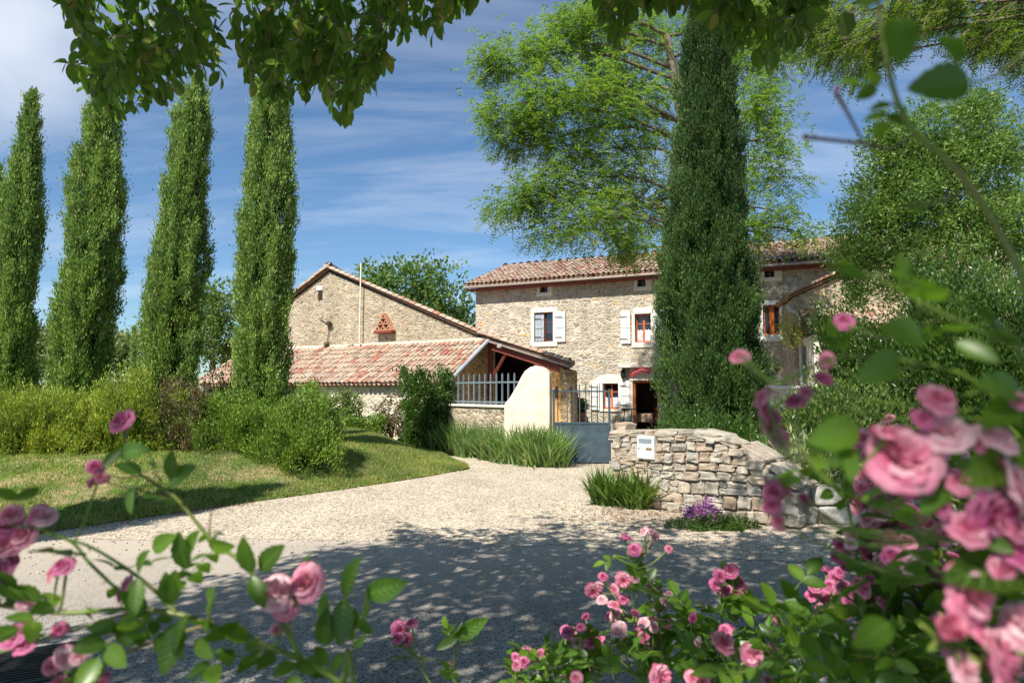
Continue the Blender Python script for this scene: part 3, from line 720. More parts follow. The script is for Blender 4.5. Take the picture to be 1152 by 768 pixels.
# restaurant furniture inside the doorway
def lp(x, y, z=0): p = HF.o+HF.u*x+HF.v*y; return (p.x, p.y, z)
def chair(loc, rz, label):
    c = empty('wooden_chair', label, 'chair', loc, rz, 'red chairs inside the restaurant door')
    mb = MB(); mb.box(-.21, .21, -.2, .2, .43, .47, bev=.01); mb.build('seat', M['brass'], c)
    for sx in (-.19, .19):
        for sy in (-.18, .18):
            mb = MB(); mb.box(sx-.02, sx+.02, sy-.02, sy+.02, 0, .43 if sy < 0 else 1.0, bev=.005); mb.build('leg', M['redchair'], c)
    mb = MB()
    for z in (.6, .74, .88): mb.box(-.17, .17, .165, .19, z, z+.07, bev=.006)
    mb.build('backrest', M['redchair'], c)
chair(lp(x0+.92, .75, .012), HF.a+2.9, 'red ladder back wooden chair just inside the doorway, on the right')
chair(lp(x0+.72, 1.6, .012), HF.a+.4, 'red ladder back wooden chair deeper inside the doorway behind the table')
tb = empty('dining_table', 'small table under a cream cloth on the left inside the doorway', 'table', lp(x0+.22, 1.0, .012), HF.a)
mb = MB(); mb.box(-.32, .32, -.32, .32, .70, .74, bev=.01); mb.build('tabletop', M['redwood'], tb)
for sx in (-.27, .27):
    for sy in (-.27, .27): mb = MB(); mb.box(sx-.025, sx+.025, sy-.025, sy+.025, 0, .70); mb.build('leg', M['redwood'], tb)
mb = MB(); mb.box(-.35, .35, -.35, .35, .743, .752)
n = 24
V = []
for i in range(n*4+1):
    k = i % (n*4); s_, t_ = divmod(k, n); q = -.35+.7*t_/n
    px_, py_ = [(q, -.35), (.35, q), (-q, .35), (-.35, -q)][s_]
    w = 1+.05*math.sin(k*.9); V += [(px_, py_, .75), (px_*1.04*w, py_*1.04*w, .38+.05*abs(math.sin(k*.13)))]
mb.poly(V, [(2*i, 2*i+1, 2*i+3, 2*i+2) for i in range(n*4)]); tc_ = mb.build('tablecloth', M['cloth'])
tc_.location = lp(x0+.22, 1.0, .014); tc_.rotation_euler = (0, 0, HF.a); tag(tc_, 'cream cloth hanging over the small table inside the doorway', 'tablecloth')
pl = empty('pendant_lamp', 'round pale pendant lamp hanging inside the restaurant doorway', 'lamp', lp(x0+.75, 1.1, 1.55), HF.a)
mb = MB(); mb.lathe([(.02, .2), (.10, .15), (.17, .04), (.16, -.05), (.08, -.12)], (0, 0, 0), 14); mb.build('lamp_shade', M['cloth'], pl, True)
mb = MB(); mb.tube([(0, 0, .2), (0, 0, 1.04)], .008, 6); mb.build('cord', M['black'], pl)
# folded slatted chair leaning by the door, dark easel that doubles as the shutter's shadow
def easel(px_, py_, dx, label, name, cat):
    xx, zz = HF.px(px_, py_, -.5); e = empty(name, label, cat, lp(xx, -.5), HF.a)
    mb = MB(); mb.tube([(dx, 0, 0), (0, 0, .95)], .02, 6); mb.build('leg', M['black'], e)
    mb = MB(); mb.tube([(dx+.25, .1, 0), (.25, .1, .95)], .02, 6); mb.build('leg', M['black'], e)
    mb = MB(); mb.box(-.12, .40, -.02, .1, .95, .99, bev=.01); mb.build('top', M['black'], e)
easel(703, 468, -.12, 'narrow dark easel, also standing in for the shutter shadow, between the ground floor window and the doorway', 'dark_easel', 'stand')
ps = empty('folded_parasol', 'folded striped cloth parasol leaning right of the doorway behind the stone wall', 'parasol', lp(*[(HF.px(745, 480, -.6)[0]), -.6, 0]), HF.a)
mb = MB(); mb.tube([(0, 0, 0), (0, 0, 1.75)], .018, 8); mb.build('pole', M['black'], ps)
mb = MB(); n = 20; V = []
for i in range(9):
    z = .75+.95*i/8; rr_ = .04+.10*math.sin(math.pi*(i/8)**.6)
    V += [(rr_*(1+.25*math.cos(5*2*math.pi*k/n))*math.cos(2*math.pi*k/n), rr_*(1+.25*math.cos(5*2*math.pi*k/n))*math.sin(2*math.pi*k/n), z) for k in range(n)]
mb.poly(V, [(i*n+k, i*n+(k+1) % n, (i+1)*n+(k+1) % n, (i+1)*n+k) for i in range(8) for k in range(n)]); mb.build('canopy', M['signpink'], ps, True)

# projecting right wing
WF = Frame(*(lambda p: (p.x, p.y))(at(893, 380, 21.2)), math.radians(-14))
wing = empty('side_wing', 'lower stone wing with sloping roof verge projecting right of the farmhouse, mostly behind a tree', 'building', (WF.o.x, WF.o.y, 0), WF.a)
z0w = WF.px(893, 335)[1]; xa, za = WF.px(950, 309)
slope = (za-z0w)/xa; WLn = 6.0
mb = MB(); ol = [(0, 0), (WLn, 0), (WLn, z0w+slope*WLn), (0, z0w)]
mb.prism(ol, 0, 2.4); mb.build('wall', M['barn_stone'], wing)
sv = Vector((1, 0, slope)).normalized()
tile_roof(wing, (-.12, -.12, z0w+.02), (0, 1, 0), sv, 2.6, WLn/sv.x+.1, seed=31)
mb = MB(); pts = [WF.px(885, 343, -.1), WF.px(889, 348, -.1), WF.px(895, 351, -.1), WF.px(899, 357, -.1), WF.px(900, 372, -.1)]
mb.tube(spline([(p[0], -.1, p[1]) for p in pts]+[(pts[-1][0], -.1, .2)], 6), .05, 8); mb.build('downpipe', M['zinc'], wing, True)
x0_, z0_ = WF.px(908, 368, -1.0); x1_, z1_ = WF.px(975, 350, -1.0)
ll = Vector((1, 0, (z1_-z0_)/(x1_-x0_))).normalized()
# lean-to porch against the wing
mb = MB(); mb.box(x0_+.1, x0_+3.2, -1.4, -.003, 0, z0_-.25); mb.build('porch_wall', M['lime'], wing)
tile_roof(wing, (x0_, -1.6, z0_-.1), (1, 0, 0), Vector((0, 1, .42)), 3.4, 1.7, seed=33)
# pale block wall between terrace and house
tw = empty('terrace_wall', 'low pale block wall with a flat white coping under the right window', 'wall', (at(826, 470, 18.5).x, 18.5, 0), math.radians(-20))
mb = MB(); mb.box(0, 2.6, 0, .3, 0, 1.72); mb.build('wall', M['white_stone'], tw)
mb = MB(); mb.box(-.04, 2.64, -.05, .35, 1.72, 1.80, bev=.01); mb.build('coping', M['white'], tw)

# ------------------------------------------------------------------ the barn
BF = Frame(-.85, 23.2, math.radians(-32))       # origin = right top corner J of the lean-to; x to the right
barn = empty('stone_barn', 'broad stone barn with a low gable, tiled lean-to in front and open red beamed porch', 'barn', (-.85, 23.2, 0), BF.a)
PK = -7.7; ZP = BF.px(368, 303)[1]; ZJ = 3.48
XR = 3.12; ZR = 2.5; BD = 5.0
XL = -14.6; ZL = 3.35
tj = ZJ-.12; tr_ = ZR-.12; tp = ZP-.12; tl = ZL-.12
mb = MB()
mb.prism([(XL, -.1), (0, -.1), (0, tj), (PK, tp), (XL, tl)], 0, .5)
wv = (math.cos(BF.a)*.04+math.sin(BF.a)*1.0, -math.sin(BF.a)*.04+math.cos(BF.a)); WX = wv[0]/wv[1]   # the barn's long walls run askew to its gable
mb.prism([(x_+WX*BD, z_) for x_, z_ in [(XL, -.1), (0, -.1), (0, tj), (PK, tp), (XL, tl)]], BD-.4, BD)
mb.build('gable_wall', M['barn_stone'], barn)
def roofplane(xa, za, xb, zb, y0, depth, seed, up=True):
    """tiles fall from (xb,zb) high to (xa,za) low"""
    v = Vector((xb-xa, 0, zb-za)); return tile_roof(barn, (xa+WX*y0, y0, za), (WX, 1, 0), v, depth*math.hypot(WX, 1), v.length, seed=seed)
def roofplane2(xa, za, xb, zb, y0, depth, seed):
    v = Vector((xb-xa, 0, zb-za)); return tile_roof(barn, (xa, y0, za), (0, 1, 0), v, depth, v.length, seed=seed)
r1 = roofplane(0.0, ZJ-.03, PK, ZP, -.12, BD+.2, 41)
roofplane(XL-.1, ZL-.03, PK, ZP, -.12, BD+.2, 42)
rp = roofplane(XR+.12, ZR-.04, 0, ZJ, -.15, BD+.2, 43)
mb = MB(); n = int((XR+7.7)/.36)
# mortared verge tiles along the gable edge
def verge(xa, za, xb, zb, y):
    v = Vector((xb-xa, 0, zb-za)); L_ = v.length; n = int(L_/.3); v.normalize()
    P = np.array([Vector((xa, y, za+.06))+v*(i*.3) for i in range(n+1)])
    mb.inst(TILE, P, np.tile(np.array(v), (n+1, 1)), .37, .2, np.tile([0, 0, 1.], (n+1, 1)))
verge(0, ZJ, PK, ZP, -.1); verge(XL, ZL, PK, ZP, -.1); verge(XR+.1, ZR, 0, ZJ, -.13)
mb.inst(TILE, np.array([(PK+WX*(-.1+i*.34), -.1+i*.34, ZP+.10) for i in range(15)]), np.tile([WX, 1., 0], (15, 1)), .42, .26, np.tile([0, 0, 1.], (15, 1)))
mb.build('verge_tiles', M['tile'], r1)
mb = MB()
def slab(xa, za, xb, zb, y0, y1, t, drop):
    mb.prism([(xa, za-drop-t), (xb, zb-drop-t), (xb, zb-drop), (xa, za-drop)], y0, y1)
slab(XR+.1, ZR, -.05, ZJ, -.19, -.1, .07, .05); mb.build('verge_board', M['gutter'], barn)
mb = MB(); slab(XR-.15, ZR+.08, .05, ZJ-.02, -.02, .16, .2, .18); 
for k in range(5):
    xk = .35+k*.6; zk = ZJ+(ZR-ZJ)*xk/XR-.14; mb.tube([(xk+WX*.2, .2, zk-.06), (xk+WX*BD*.95, BD*.95, zk-.06)], .06, 4)
mb.build('beam', M['redwood'], barn)
mb = MB(); mb.box(.0, .14, .02, .16, 0, ZJ-.3, bev=.01); mb.build('post', M['redwood'], barn)
mb = MB(); mb.tube([(.1, .09, 2.0), (.75, .09, ZJ-.5)], .06, 4); mb.build('brace', M['redwood'], barn)
xo, _ = BF.px(601, 440); xp, _ = BF.px(632, 440); xq, _ = BF.px(643, 440)
zt = lambda x: ZJ+(ZR-ZJ)*x/XR-.22
mb = MB(); mb.prism([(xo, 0), (xp, 0), (xp, zt(xp)), (xo, zt(xo))], .02, .3); mb.build('rendered_wall', M['ochre'], barn)
mb = MB(); mb.prism([(xp, 0), (xq, 0), (xq, zt(xq)+.03), (xp, zt(xp)+.03)], -.08, .4); mb.build('stone_pier', M['side_stone'], barn)
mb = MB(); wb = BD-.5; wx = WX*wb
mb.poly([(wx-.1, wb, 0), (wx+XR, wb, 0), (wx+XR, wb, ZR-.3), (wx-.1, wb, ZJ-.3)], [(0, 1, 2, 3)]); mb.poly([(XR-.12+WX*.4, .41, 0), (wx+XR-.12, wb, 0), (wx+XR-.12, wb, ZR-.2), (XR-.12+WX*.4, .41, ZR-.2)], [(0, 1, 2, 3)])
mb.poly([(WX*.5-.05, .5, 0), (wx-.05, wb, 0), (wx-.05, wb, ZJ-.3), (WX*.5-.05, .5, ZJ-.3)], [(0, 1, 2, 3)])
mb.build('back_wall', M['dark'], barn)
mb = MB(); mb.lathe([(.03, 0), (.07, .05), (.10, .12), (.09, .14)], (0, 0, 0), 10); lampo = mb.build('porch_light', M['gutter'], barn)
lampo.location = (.75, -.28, ZJ-.42); lampo.rotation_euler = (.9, 0, 0)

# lean-to in front: eave line through C, junction line through J
C = Vector((-2.2, 21.0)); Cl = Vector(((C-BF.o).dot(BF.u), (C-BF.o).dot(BF.v)))
ZE = BF.px(497, 433, Cl.y)[1]; LW = 12.6
ZTOP = 3.30
xr = 0.0
lt = MB()
y_f = Cl.y+.22
sl_w = BF.rect(467.5, 438, 472.5, 451, y_f)
wall_holes(lt, Cl.x-LW+.3, Cl.x+0.05, -.1, ZE-.02, y_f, .35, [sl_w])
lt.build('front_wall', M['white_stone'], barn)
# right end wall (triangle) from C to J
ew = MB(); cx_, cy_ = Cl.x+.05, y_f
V = [(cx_, cy_, -.1), (-.02, -.003, -.1), (-.02, -.003, ZTOP-.06), (cx_, cy_, ZE-.02)]
ew.poly(V, [(0, 1, 2, 3)]); ew.poly([(cx_-.3, cy_+.05, -.1), (-.32, -.003, -.1), (-.32, -.003, ZTOP-.06), (cx_-.3, cy_+.05, ZE-.02)], [(3, 2, 1, 0)]); ew.build('end_wall', M['side_stone'], barn)
lv = Vector((0, -Cl.y+.0, ZTOP-ZE)); 
ltroof = tile_roof(barn, (-LW+.0, Cl.y, ZE+.02), (1, 0, 0), lv, LW+Cl.x+.12, lv.length, seed=44, name='lean_to_roof')
# triangular fill piece of roof between C and J (the verge runs obliquely)
tri = MB(); spn = .205
for i in range(int((-Cl.x)/spn)+1):
    x_ = Cl.x+.12+i*spn
    t0 = min(1, max(0, (x_-Cl.x)/(-Cl.x+.05)))
    nr = max(0, int((1-t0)*lv.length/.34))
    if nr == 0: continue
    P = np.array([Vector((x_, Cl.y, ZE+.02))+lv*t0+lv.normalized()*(j*.34)+Vector((0, 0, .07)) for j in range(nr+1)])
    tri.inst(TILE, P, np.tile(np.array(lv), (nr+1, 1)), .41, .155, np.tile([0, -.4, 1.], (nr+1, 1)))
tri.poly([(Cl.x+.1, Cl.y, ZE+.03), (.02, -.01, ZTOP+.02), (Cl.x+.1, -.01, ZTOP+.02)], [(0, 1, 2)], 1)
tri.build('lean_to_roof', [M['tile'], M['tilebed']], barn)
mb = MB(); mb.tube([(Cl.x+.22, Cl.y-.12, ZE-.05), (.14, -.14, ZTOP+.05)], .062, 10); mb.build('verge_gutter', M['zinc'], barn)
mb = MB(); mb.box(-LW+.0, .02, -.10, -.003, ZTOP+.02, ZTOP+.16, bev=.02); mb.build('flashing', M['mortar'], barn)
x0, x1, z0, z1 = sl_w
mb = MB(); mb.box(x0-.05, x0, y_f-.02, y_f+.1, z0-.05, z1+.05); mb.box(x1, x1+.05, y_f-.02, y_f+.1, z0-.05, z1+.05); mb.box(x0, x1, y_f-.02, y_f+.1, z1, z1+.05); mb.box(x0, x1, y_f-.02, y_f+.1, z0-.05, z0)
wdw = mb.build('window', M['redwood'], barn); mb = MB(); mb.box(x0, x1, y_f+.2, y_f+.22, z0, z1); mb.build('pane', M['black'], wdw)
# small loft vent in the gable
a, b_, c_, d_ = BF.rect(358.5, 326, 363, 337)
mb = MB(); mb.box(a-.12, b_+.02, -.04, -.003, d_-.02, d_+.16, bev=.01); lv_ = mb.build('vent', M['lime'], barn)
mb = MB(); mb.box(a, b_, -.02, -.003, c_, d_-.03); mb.build('vent_shade', M['dark'], lv_)  # dark plate on the wall, painted as the shade inside the vent

# nesting box of terracotta triangles
xn, zn = BF.px(433, 372, -.12); xe, _ = BF.px(443, 372, -.12); _, ztp = BF.px(433, 352, -.12)
p = BF.o+BF.u*xn
nb = empty('nesting_box', 'triangular terracotta pigeon nesting holes on a small shelf on the barn gable', 'nesting box', (p.x, p.y, zn), BF.a)
mb = MB(); hw = (xe-xn); mb.box(-hw, hw, -.26, -.003, -.10, 0, bev=.01); mb.build('shelf', M['redwood'], nb)
hh = (ztp-zn)/3
for row in range(3):
    for i in range(3-row):
        cx0 = (i-(2-row)/2)*hw*.62; zb = row*hh
        w = hw*.31
        mb = MB(); t_ = .035
        o_ = [(cx0-w, zb+.003), (cx0+w, zb+.003), (cx0, zb+hh)]; k_ = .5
        cc = (cx0, zb+hh*.36); inn = [(cc[0]+(q[0]-cc[0])*k_, cc[1]+(q[1]-cc[1])*k_) for q in o_]
        V = [(q[0], -.24, q[1]) for q in o_]+[(q[0], -.24, q[1]) for q in inn]+[(q[0], -.01, q[1]) for q in o_]+[(q[0], -.01, q[1]) for q in inn]
        F = []
        for e_ in range(3):
            g_ = (e_+1) % 3; F += [(e_, g_, g_+3, e_+3), (e_, e_+6, g_+6, g_), (e_+3, g_+3, g_+9, e_+9)]
        mb.poly(V, F); tt = mb.build('clay_tile', M['terracotta'], nb)
        mb = MB(); mb.poly([(q[0], -.03, q[1]) for q in inn], [(0, 1, 2)]); mb.build('hole_shade', M['dark'], tt)
# pole
xb_, zb_ = BF.px(404, 397, -.2); _, zt_ = BF.px(405, 296, -.2); p = BF.o+BF.u*xb_-BF.v*.2
mb = MB(); mb.tube([(p.x, p.y, zb_-.3), (p.x+.02, p.y, zt_)], .028, 8); o = mb.build('antenna_pole', M['lime']); tag(o, 'thin white pole rising in front of the barn gable', 'pole')
# dry climbing vine on gable
p1 = [BF.px(*q, -.06) for q in ((367, 389), (369, 377), (369, 366), (364, 361), (359, 358))]
mb = MB(); mb.tube(spline([(a, -.06, z) for a, z in p1], 5), .018, 6)
p2 = [BF.px(*q, -.06) for q in ((369, 366), (373, 362))]; mb.tube([(a, -.06, z) for a, z in p2], .012, 5)
vine = mb.build('dry_vine', M['bark']); vine.location = BF.o.to_3d(); vine.rotation_euler = (0, 0, BF.a); tag(vine, 'withered dark vine stem with dry tufts on the barn gable', 'vine')
mb = MB(); rr = np.random.default_rng(5)
for q, s_ in (((368, 388), .11), ((370, 364), .09), ((395, 392), .16)):
    a, z = BF.px(*q, -.1); n = 130
    mb = MB(); mb.inst(KITE, np.array([a, -.12, z])+rr.uniform(-1, 1, (n, 3))*s_*[1, .4, .8], rr.normal(0, 1, (n, 3)), .09, .05, rr.normal(0, 1, (n, 3)))
    mb.build('leaf_tuft', M['hedgebrown'], vine)

# ------------------------------------------------------------------ foliage makers
def cluster_leaves(mb, C_, D_, per, spread, L, Wd, rr, up=.4, out_=.8, rnd_=.6, tmpl=KITE, elong=1.0, jit=.3):
    """leaves around clump centres C_ with outward directions D_"""
    n = len(C_); C2 = np.repeat(C_, per, 0); D2 = np.repeat(D_, per, 0); m = len(C2)
    sp = np.repeat(np.broadcast_to(spread, (n,)), per)
    off = rr.normal(0, 1, (m, 3))*sp[:, None]*.5
    al = rr.normal(0, .5, m)*sp*(elong-1)
    ax = unit(D2*out_+np.array([0, 0, up])+rr.normal(0, .15, (m, 3)))
    P = C2+off+ax*al[:, None]
    A = unit(D2*out_+np.array([0, 0, up])+rr.normal(0, rnd_, (m, 3)))
    mb.inst(tmpl, P, A, L*rr.uniform(1-jit, 1+jit, m), Wd*rr.uniform(1-jit, 1+jit, m), rr.normal(0, 1, (m, 3))+np.array([0, 0, .4]))

def cypress(name, label, base, H, prof, lean, seed, mat, n=2600, group=None, trunk=True, spray=.05, split=None, per=26):
    """prof: [(t, radius)]"""
    rr = np.random.default_rng(seed)
    n = int(n*1.2); t = rr.random(n*3); pr = np.interp(t, [a for a, _ in prof], [b for _, b in prof])
    keep = rr.random(n*3) < pr/max(b for _, b in prof); t = t[keep][:n]; pr = pr[keep][:n]
    th = rr.uniform(0, 2*math.pi, len(t))
    rn = np.array([mnoise.noise(Vector((math.cos(th[i])*2.6+seed, math.sin(th[i])*2.6, t[i]*H*1.25)))+.5*mnoise.noise(Vector((math.cos(th[i])*6+seed, math.sin(th[i])*6, t[i]*H*2.6))) for i in range(len(t))])
    ok = rr.random(len(t)) < np.clip(.62+2.0*rn, .20, 1); t = t[ok]; pr = pr[ok]; th = th[ok]; rn = rn[ok]
    rad = np.array([pr[i]*(1+.14*mnoise.noise(Vector((math.cos(th[i])*6+seed, math.sin(th[i])*6, t[i]*H*2.2)))+.20*mnoise.noise(Vector((math.cos(th[i])*1.5+seed, math.sin(th[i])*1.5, t[i]*H*.55)))+.26*mnoise.noise(Vector((math.cos(th[i])*3+seed, math.sin(th[i])*3, t[i]*H*1.0)))) for i in range(len(t))])
    rad = rad*(1+.34*rn); inner = rr.random(len(t)) < .15; rad = np.where(inner, rad*rr.uniform(.3, .85, len(t)), rad*rr.uniform(.84, 1.12, len(t)))
    # long ridges: upright plumes that stand off the crown
    D = np.stack([np.cos(th), np.sin(th), np.zeros(len(t))], 1)
    b = Vector(base); lx, ly = lean
    Cc = np.stack([b.x+lx*t+D[:, 0]*rad, b.y+ly*t+D[:, 1]*rad, b.z+.12*H*0+.25+t*(H-.25)], 1)
    root = empty(name, label, 'cypress', base, 0, group)
    mb = MB(); Cl_ = Cc-np.array([b.x, b.y, b.z])
    per = int(per*2.9); cluster_leaves(mb, Cl_, D, per, rr.uniform(.045, .085, len(t))*np.interp(t, [0, .8, 1], [1, 1, .55]), .062, .021, rr, up=1.0, out_=.36, rnd_=.22, elong=4.0)
    k = max(20, n//16); idx = rr.choice(len(t), k)     # whiskers
    cluster_leaves(mb, Cl_[idx]+D[idx]*.05, D[idx], 26, .035, .06, .02, rr, up=1.1, out_=.5, rnd_=.15, elong=5)
    mb.build('crown', mat, root)
    # dense inner twig body, near black to stand for shade between plumes
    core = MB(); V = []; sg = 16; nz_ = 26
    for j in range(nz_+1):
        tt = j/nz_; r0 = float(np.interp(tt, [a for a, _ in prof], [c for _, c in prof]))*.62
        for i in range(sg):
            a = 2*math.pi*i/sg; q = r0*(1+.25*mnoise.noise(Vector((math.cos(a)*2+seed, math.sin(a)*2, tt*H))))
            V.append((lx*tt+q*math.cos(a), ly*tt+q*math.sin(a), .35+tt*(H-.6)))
    core.poly(V, [(j*sg+i, j*sg+(i+1) % sg, (j+1)*sg+(i+1) % sg, (j+1)*sg+i) for j in range(nz_) for i in range(sg)]+[tuple(range(sg))[::-1]]); core.build('inner_twig_shade', M['twigshade'], root, True)
    mb = MB(); mb.tube([(0, 0, -.1), (lx*.2, ly*.2, H*.2), (lx*.6, ly*.6, H*.6)], [.16, .13, .05], 10); mb.build('trunk', M['bark'], root, True)
    return root

CG = 'row of cypresses behind the hedge'
def cyp_px(label, xb, xt, yt, D, prof_px, seed, mat='cypress', n=2400, zb=.5, group=CG, per=26, base_py=None):
    base = at(xb, 440, D); top = at(xt, yt, D)
    k = D/768/cp*.61
    prof = [(t, w*k*.5) for t, w in prof_px]
    return cypress('cypress_tree', label, (base.x, base.y, zb), top.z-zb, prof, (top.x-base.x, 0), seed, M[mat], n, group, per=per)
cyp_px('slender pointed cypress at the far left edge of the row', 2, 38, 102, 13.5, [(0, 50), (.15, 62), (.45, 62), (.7, 44), (.9, 18), (1, 3)], 1)
cyp_px('second cypress from the left, bulging left below its top', 82, 122, 92, 13.5, [(0, 56), (.12, 68), (.4, 72), (.6, 68), (.72, 66), (.85, 46), (.95, 34), (1, 10)], 2, n=2900)
cyp_px('third cypress from the left, with a small side spike near its top', 186, 218, 88, 13.5, [(0, 56), (.12, 76), (.4, 74), (.65, 58), (.85, 48), (.95, 34), (1, 12)], 3, n=2800)
cyp_px('fourth cypress from the left, the broad one touching the barn gable', 290, 306, 85, 13.2, [(0, 50), (.1, 64), (.35, 76), (.6, 70), (.85, 62), (.95, 48), (1, 20)], 4, n=2900)
cyp_px('thin partly hidden cypress at the left picture edge behind the first', -28, -4, 185, 13.8, [(0, 40), (.4, 50), (.8, 26), (1, 4)], 15, n=1400)
cyp_px('small thin cypress far behind the hedge between the second and third trees', 153, 151, 368, 26, [(0, 10), (.5, 11), (1, 3)], 16, n=260, zb=0, group=None)
# the dark tall one by the house: its shade is painted into the leaf colour
big = at(801, 440, 13.6); topb = at(789, -2, 13.6); kk = 13.6/768/cp*.63
cypress('cypress_tree', 'tallest and widest dark cypress standing between the gate wall and the farmhouse door', (big.x+.02, big.y, 0), topb.z, [(0, 84*kk*.5), (.06, 128*kk*.5), (.2, 134*kk*.5), (.36, 128*kk*.5), (.5, 108*kk*.5), (.75, 84*kk*.5), (.9, 62*kk*.5), (.97, 34*kk*.5), (1, 8*kk*.5)], (topb.x-big.x, 0), 7, M['cypressshade'], 5200, per=28)
# cypress just outside the left of the view; its long shadow crosses the bank
cypress('cypress_tree', 'cypress just off the left side that throws the long shadow across the bank', (-6.55, 6.8, 0), 6.4, [(0, .35), (.2, .5), (.6, .42), (1, .06)], (0, 0), 9, M['cypress'], 1500)

def shrub(name, label, cat, base, rx, ry, H, seed, mat, n=700, per=26, L=.065, Wd=.022, spread=.085, up=.9, out_=.6, rnd_=.38, elong=3.6, group=None, rough=.25, tmpl=KITE, stem=True, power=.5, core=.62):
    rr = np.random.default_rng(seed)
    th = rr.uniform(0, 2*math.pi, n); ph = np.arcsin(rr.random(n)**.8)
    D = np.stack([np.cos(th)*np.cos(ph), np.sin(th)*np.cos(ph), np.sin(ph)], 1)
    k = np.array([1+rough*1.6*mnoise.noise(Vector(d)*1.7+Vector((seed, 0, 0)))+rough*mnoise.noise(Vector(d)*4+Vector((seed, 3, 0))) for d in D])
    k *= np.where(rr.random(n) < .25, rr.uniform(.5, .9, n), rr.uniform(.92, 1.04, n))
    xy = np.cos(ph)**power
    P = np.stack([np.cos(th)*xy*rx*k, np.sin(th)*xy*ry*k, np.sin(ph)*H*k+.05], 1)
    root = empty(name, label, cat, base, 0, group)
    mb = MB(); cluster_leaves(mb, P, D, per, spread, L, Wd, rr, up, out_, rnd_, tmpl, elong); mb.build('foliage', mat, root)
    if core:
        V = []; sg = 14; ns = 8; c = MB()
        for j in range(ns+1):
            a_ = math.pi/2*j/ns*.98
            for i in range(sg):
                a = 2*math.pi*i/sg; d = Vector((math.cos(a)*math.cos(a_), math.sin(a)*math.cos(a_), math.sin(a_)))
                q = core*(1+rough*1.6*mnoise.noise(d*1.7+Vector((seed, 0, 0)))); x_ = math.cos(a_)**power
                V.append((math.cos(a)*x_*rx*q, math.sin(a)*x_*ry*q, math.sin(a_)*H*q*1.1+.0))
        c.poly(V, [(j*sg+i, j*sg+(i+1) % sg, (j+1)*sg+(i+1) % sg, (j+1)*sg+i) for j in range(ns) for i in range(sg)]+[tuple(ns*sg+i for i in range(sg))]); c.build('inner_twig_shade', M['twigshade'], root, True)
    if stem:
        mb = MB()
        for q in range(4):
            a = q*1.6+seed; mb.tube([(0, 0, -.05), (math.cos(a)*rx*.3, math.sin(a)*ry*.3, H*.5), (math.cos(a)*rx*.55, math.sin(a)*ry*.55, H*.8)], [.03, .02, .008], 6)
        mb.build('stem', M['bark'], root, True)
    return root
HG = 'mixed shrubs forming the hedge below the cypresses'
def hedge(label, pxc, pxw, py_top, py_base, D, seed, mat, n, ry=None, **kw):
    b = at(pxc, py_base, D); t_ = at(pxc, py_top, D+.4); rx = pxw/2*D/768
    return shrub('hedge_shrub', label, 'shrub', (b.x, D+1.0, hlawn(b.x, D+.5)-.05), rx, ry or .9, t_.z-hlawn(b.x, D+.5)+.05, seed, M[mat], n, group=HG, power=.85, rough=.45, elong=2.6, **kw)
hedge('yellow green feathery shrub at the left edge of the hedge', 0, 150, 456, 512, 11.2, 21, 'hedgeyellow', 1300)
hedge('broad yellow green shrub below the second cypress', 95, 150, 450, 512, 11.5, 22, 'hedgeyellow', 1400)
hedge('half bare brownish shrub in the middle of the hedge', 188, 70, 460, 506, 11.9, 23, 'hedgebrown', 550, core=.4)
hedge('bright green shrub between the brown shrub and the broad yellow green one', 158, 110, 450, 500, 12.2, 24, 'hedge', 800)
hedge('large dense green shrub below the fourth cypress', 250, 140, 448, 520, 12.0, 25, 'hedge', 1700)
hedge('rounded dark green shrub ending the hedge on the right by the lawn', 312, 92, 456, 524, 11.7, 26, 'hedge', 1200)
hedge('low green shrub at the far left behind the yellow one', -60, 130, 446, 505, 12.5, 27, 'hedge', 900)
hedge('tall back row shrub glimpsed between the first two cypresses', 45, 110, 438, 500, 13.6, 28, 'hedge', 700)
hedge('back row shrub glimpsed between the third and fourth cypresses', 240, 90, 442, 500, 13.8, 29, 'hedge', 600)

# plants at the lean-to wall
def wallplant(label, px_, w, yt, yb, D, seed, mat='climber', n=220, **kw):
    b = at(px_, yb, D); t_ = at(px_, yt, D); gz = max(0, min(.3, b.z))
    kw.setdefault('group', 'climbers and bushes along the lean-to wall')
    return shrub('wall_shrub', label, 'shrub', (b.x, D, gz), w/2*D/768, .35, t_.z-gz, seed, M[mat], n, per=22, L=.09, Wd=.05, spread=.14, up=.3, out_=.6, rnd_=.8, elong=1, core=kw.pop('core', 0), power=.3, **kw)
wallplant('thin pale climber with white flowers against the lean-to wall, leftmost', 372, 42, 446, 492, 21.0, 51, 'climber', 170)
wallplant('narrow upright climber in the middle of the lean-to wall', 397, 16, 447, 492, 20.8, 52, 'climber', 90)
wallplant('low bright green bush at the foot of the lean-to wall', 410, 38, 474, 497, 20.0, 53, 'hedge', 190)
wallplant('sparse twiggy climber beside the small window of the lean-to', 440, 34, 452, 495, 20.6, 54, 'hedgebrown', 90)
b = at(481, 495, 18.6)
shrub('laurel_bush', 'dark glossy laurel bush at the right end of the lean-to wall', 'shrub', (b.x, 18.6, 0), 27*18.6/768, .6, 1.82, 55, M['shrubdark'], 700, per=26, L=.085, Wd=.045, spread=.13, up=.5, out_=.6, rnd_=.7, elong=1.4, power=.35, rough=.3)

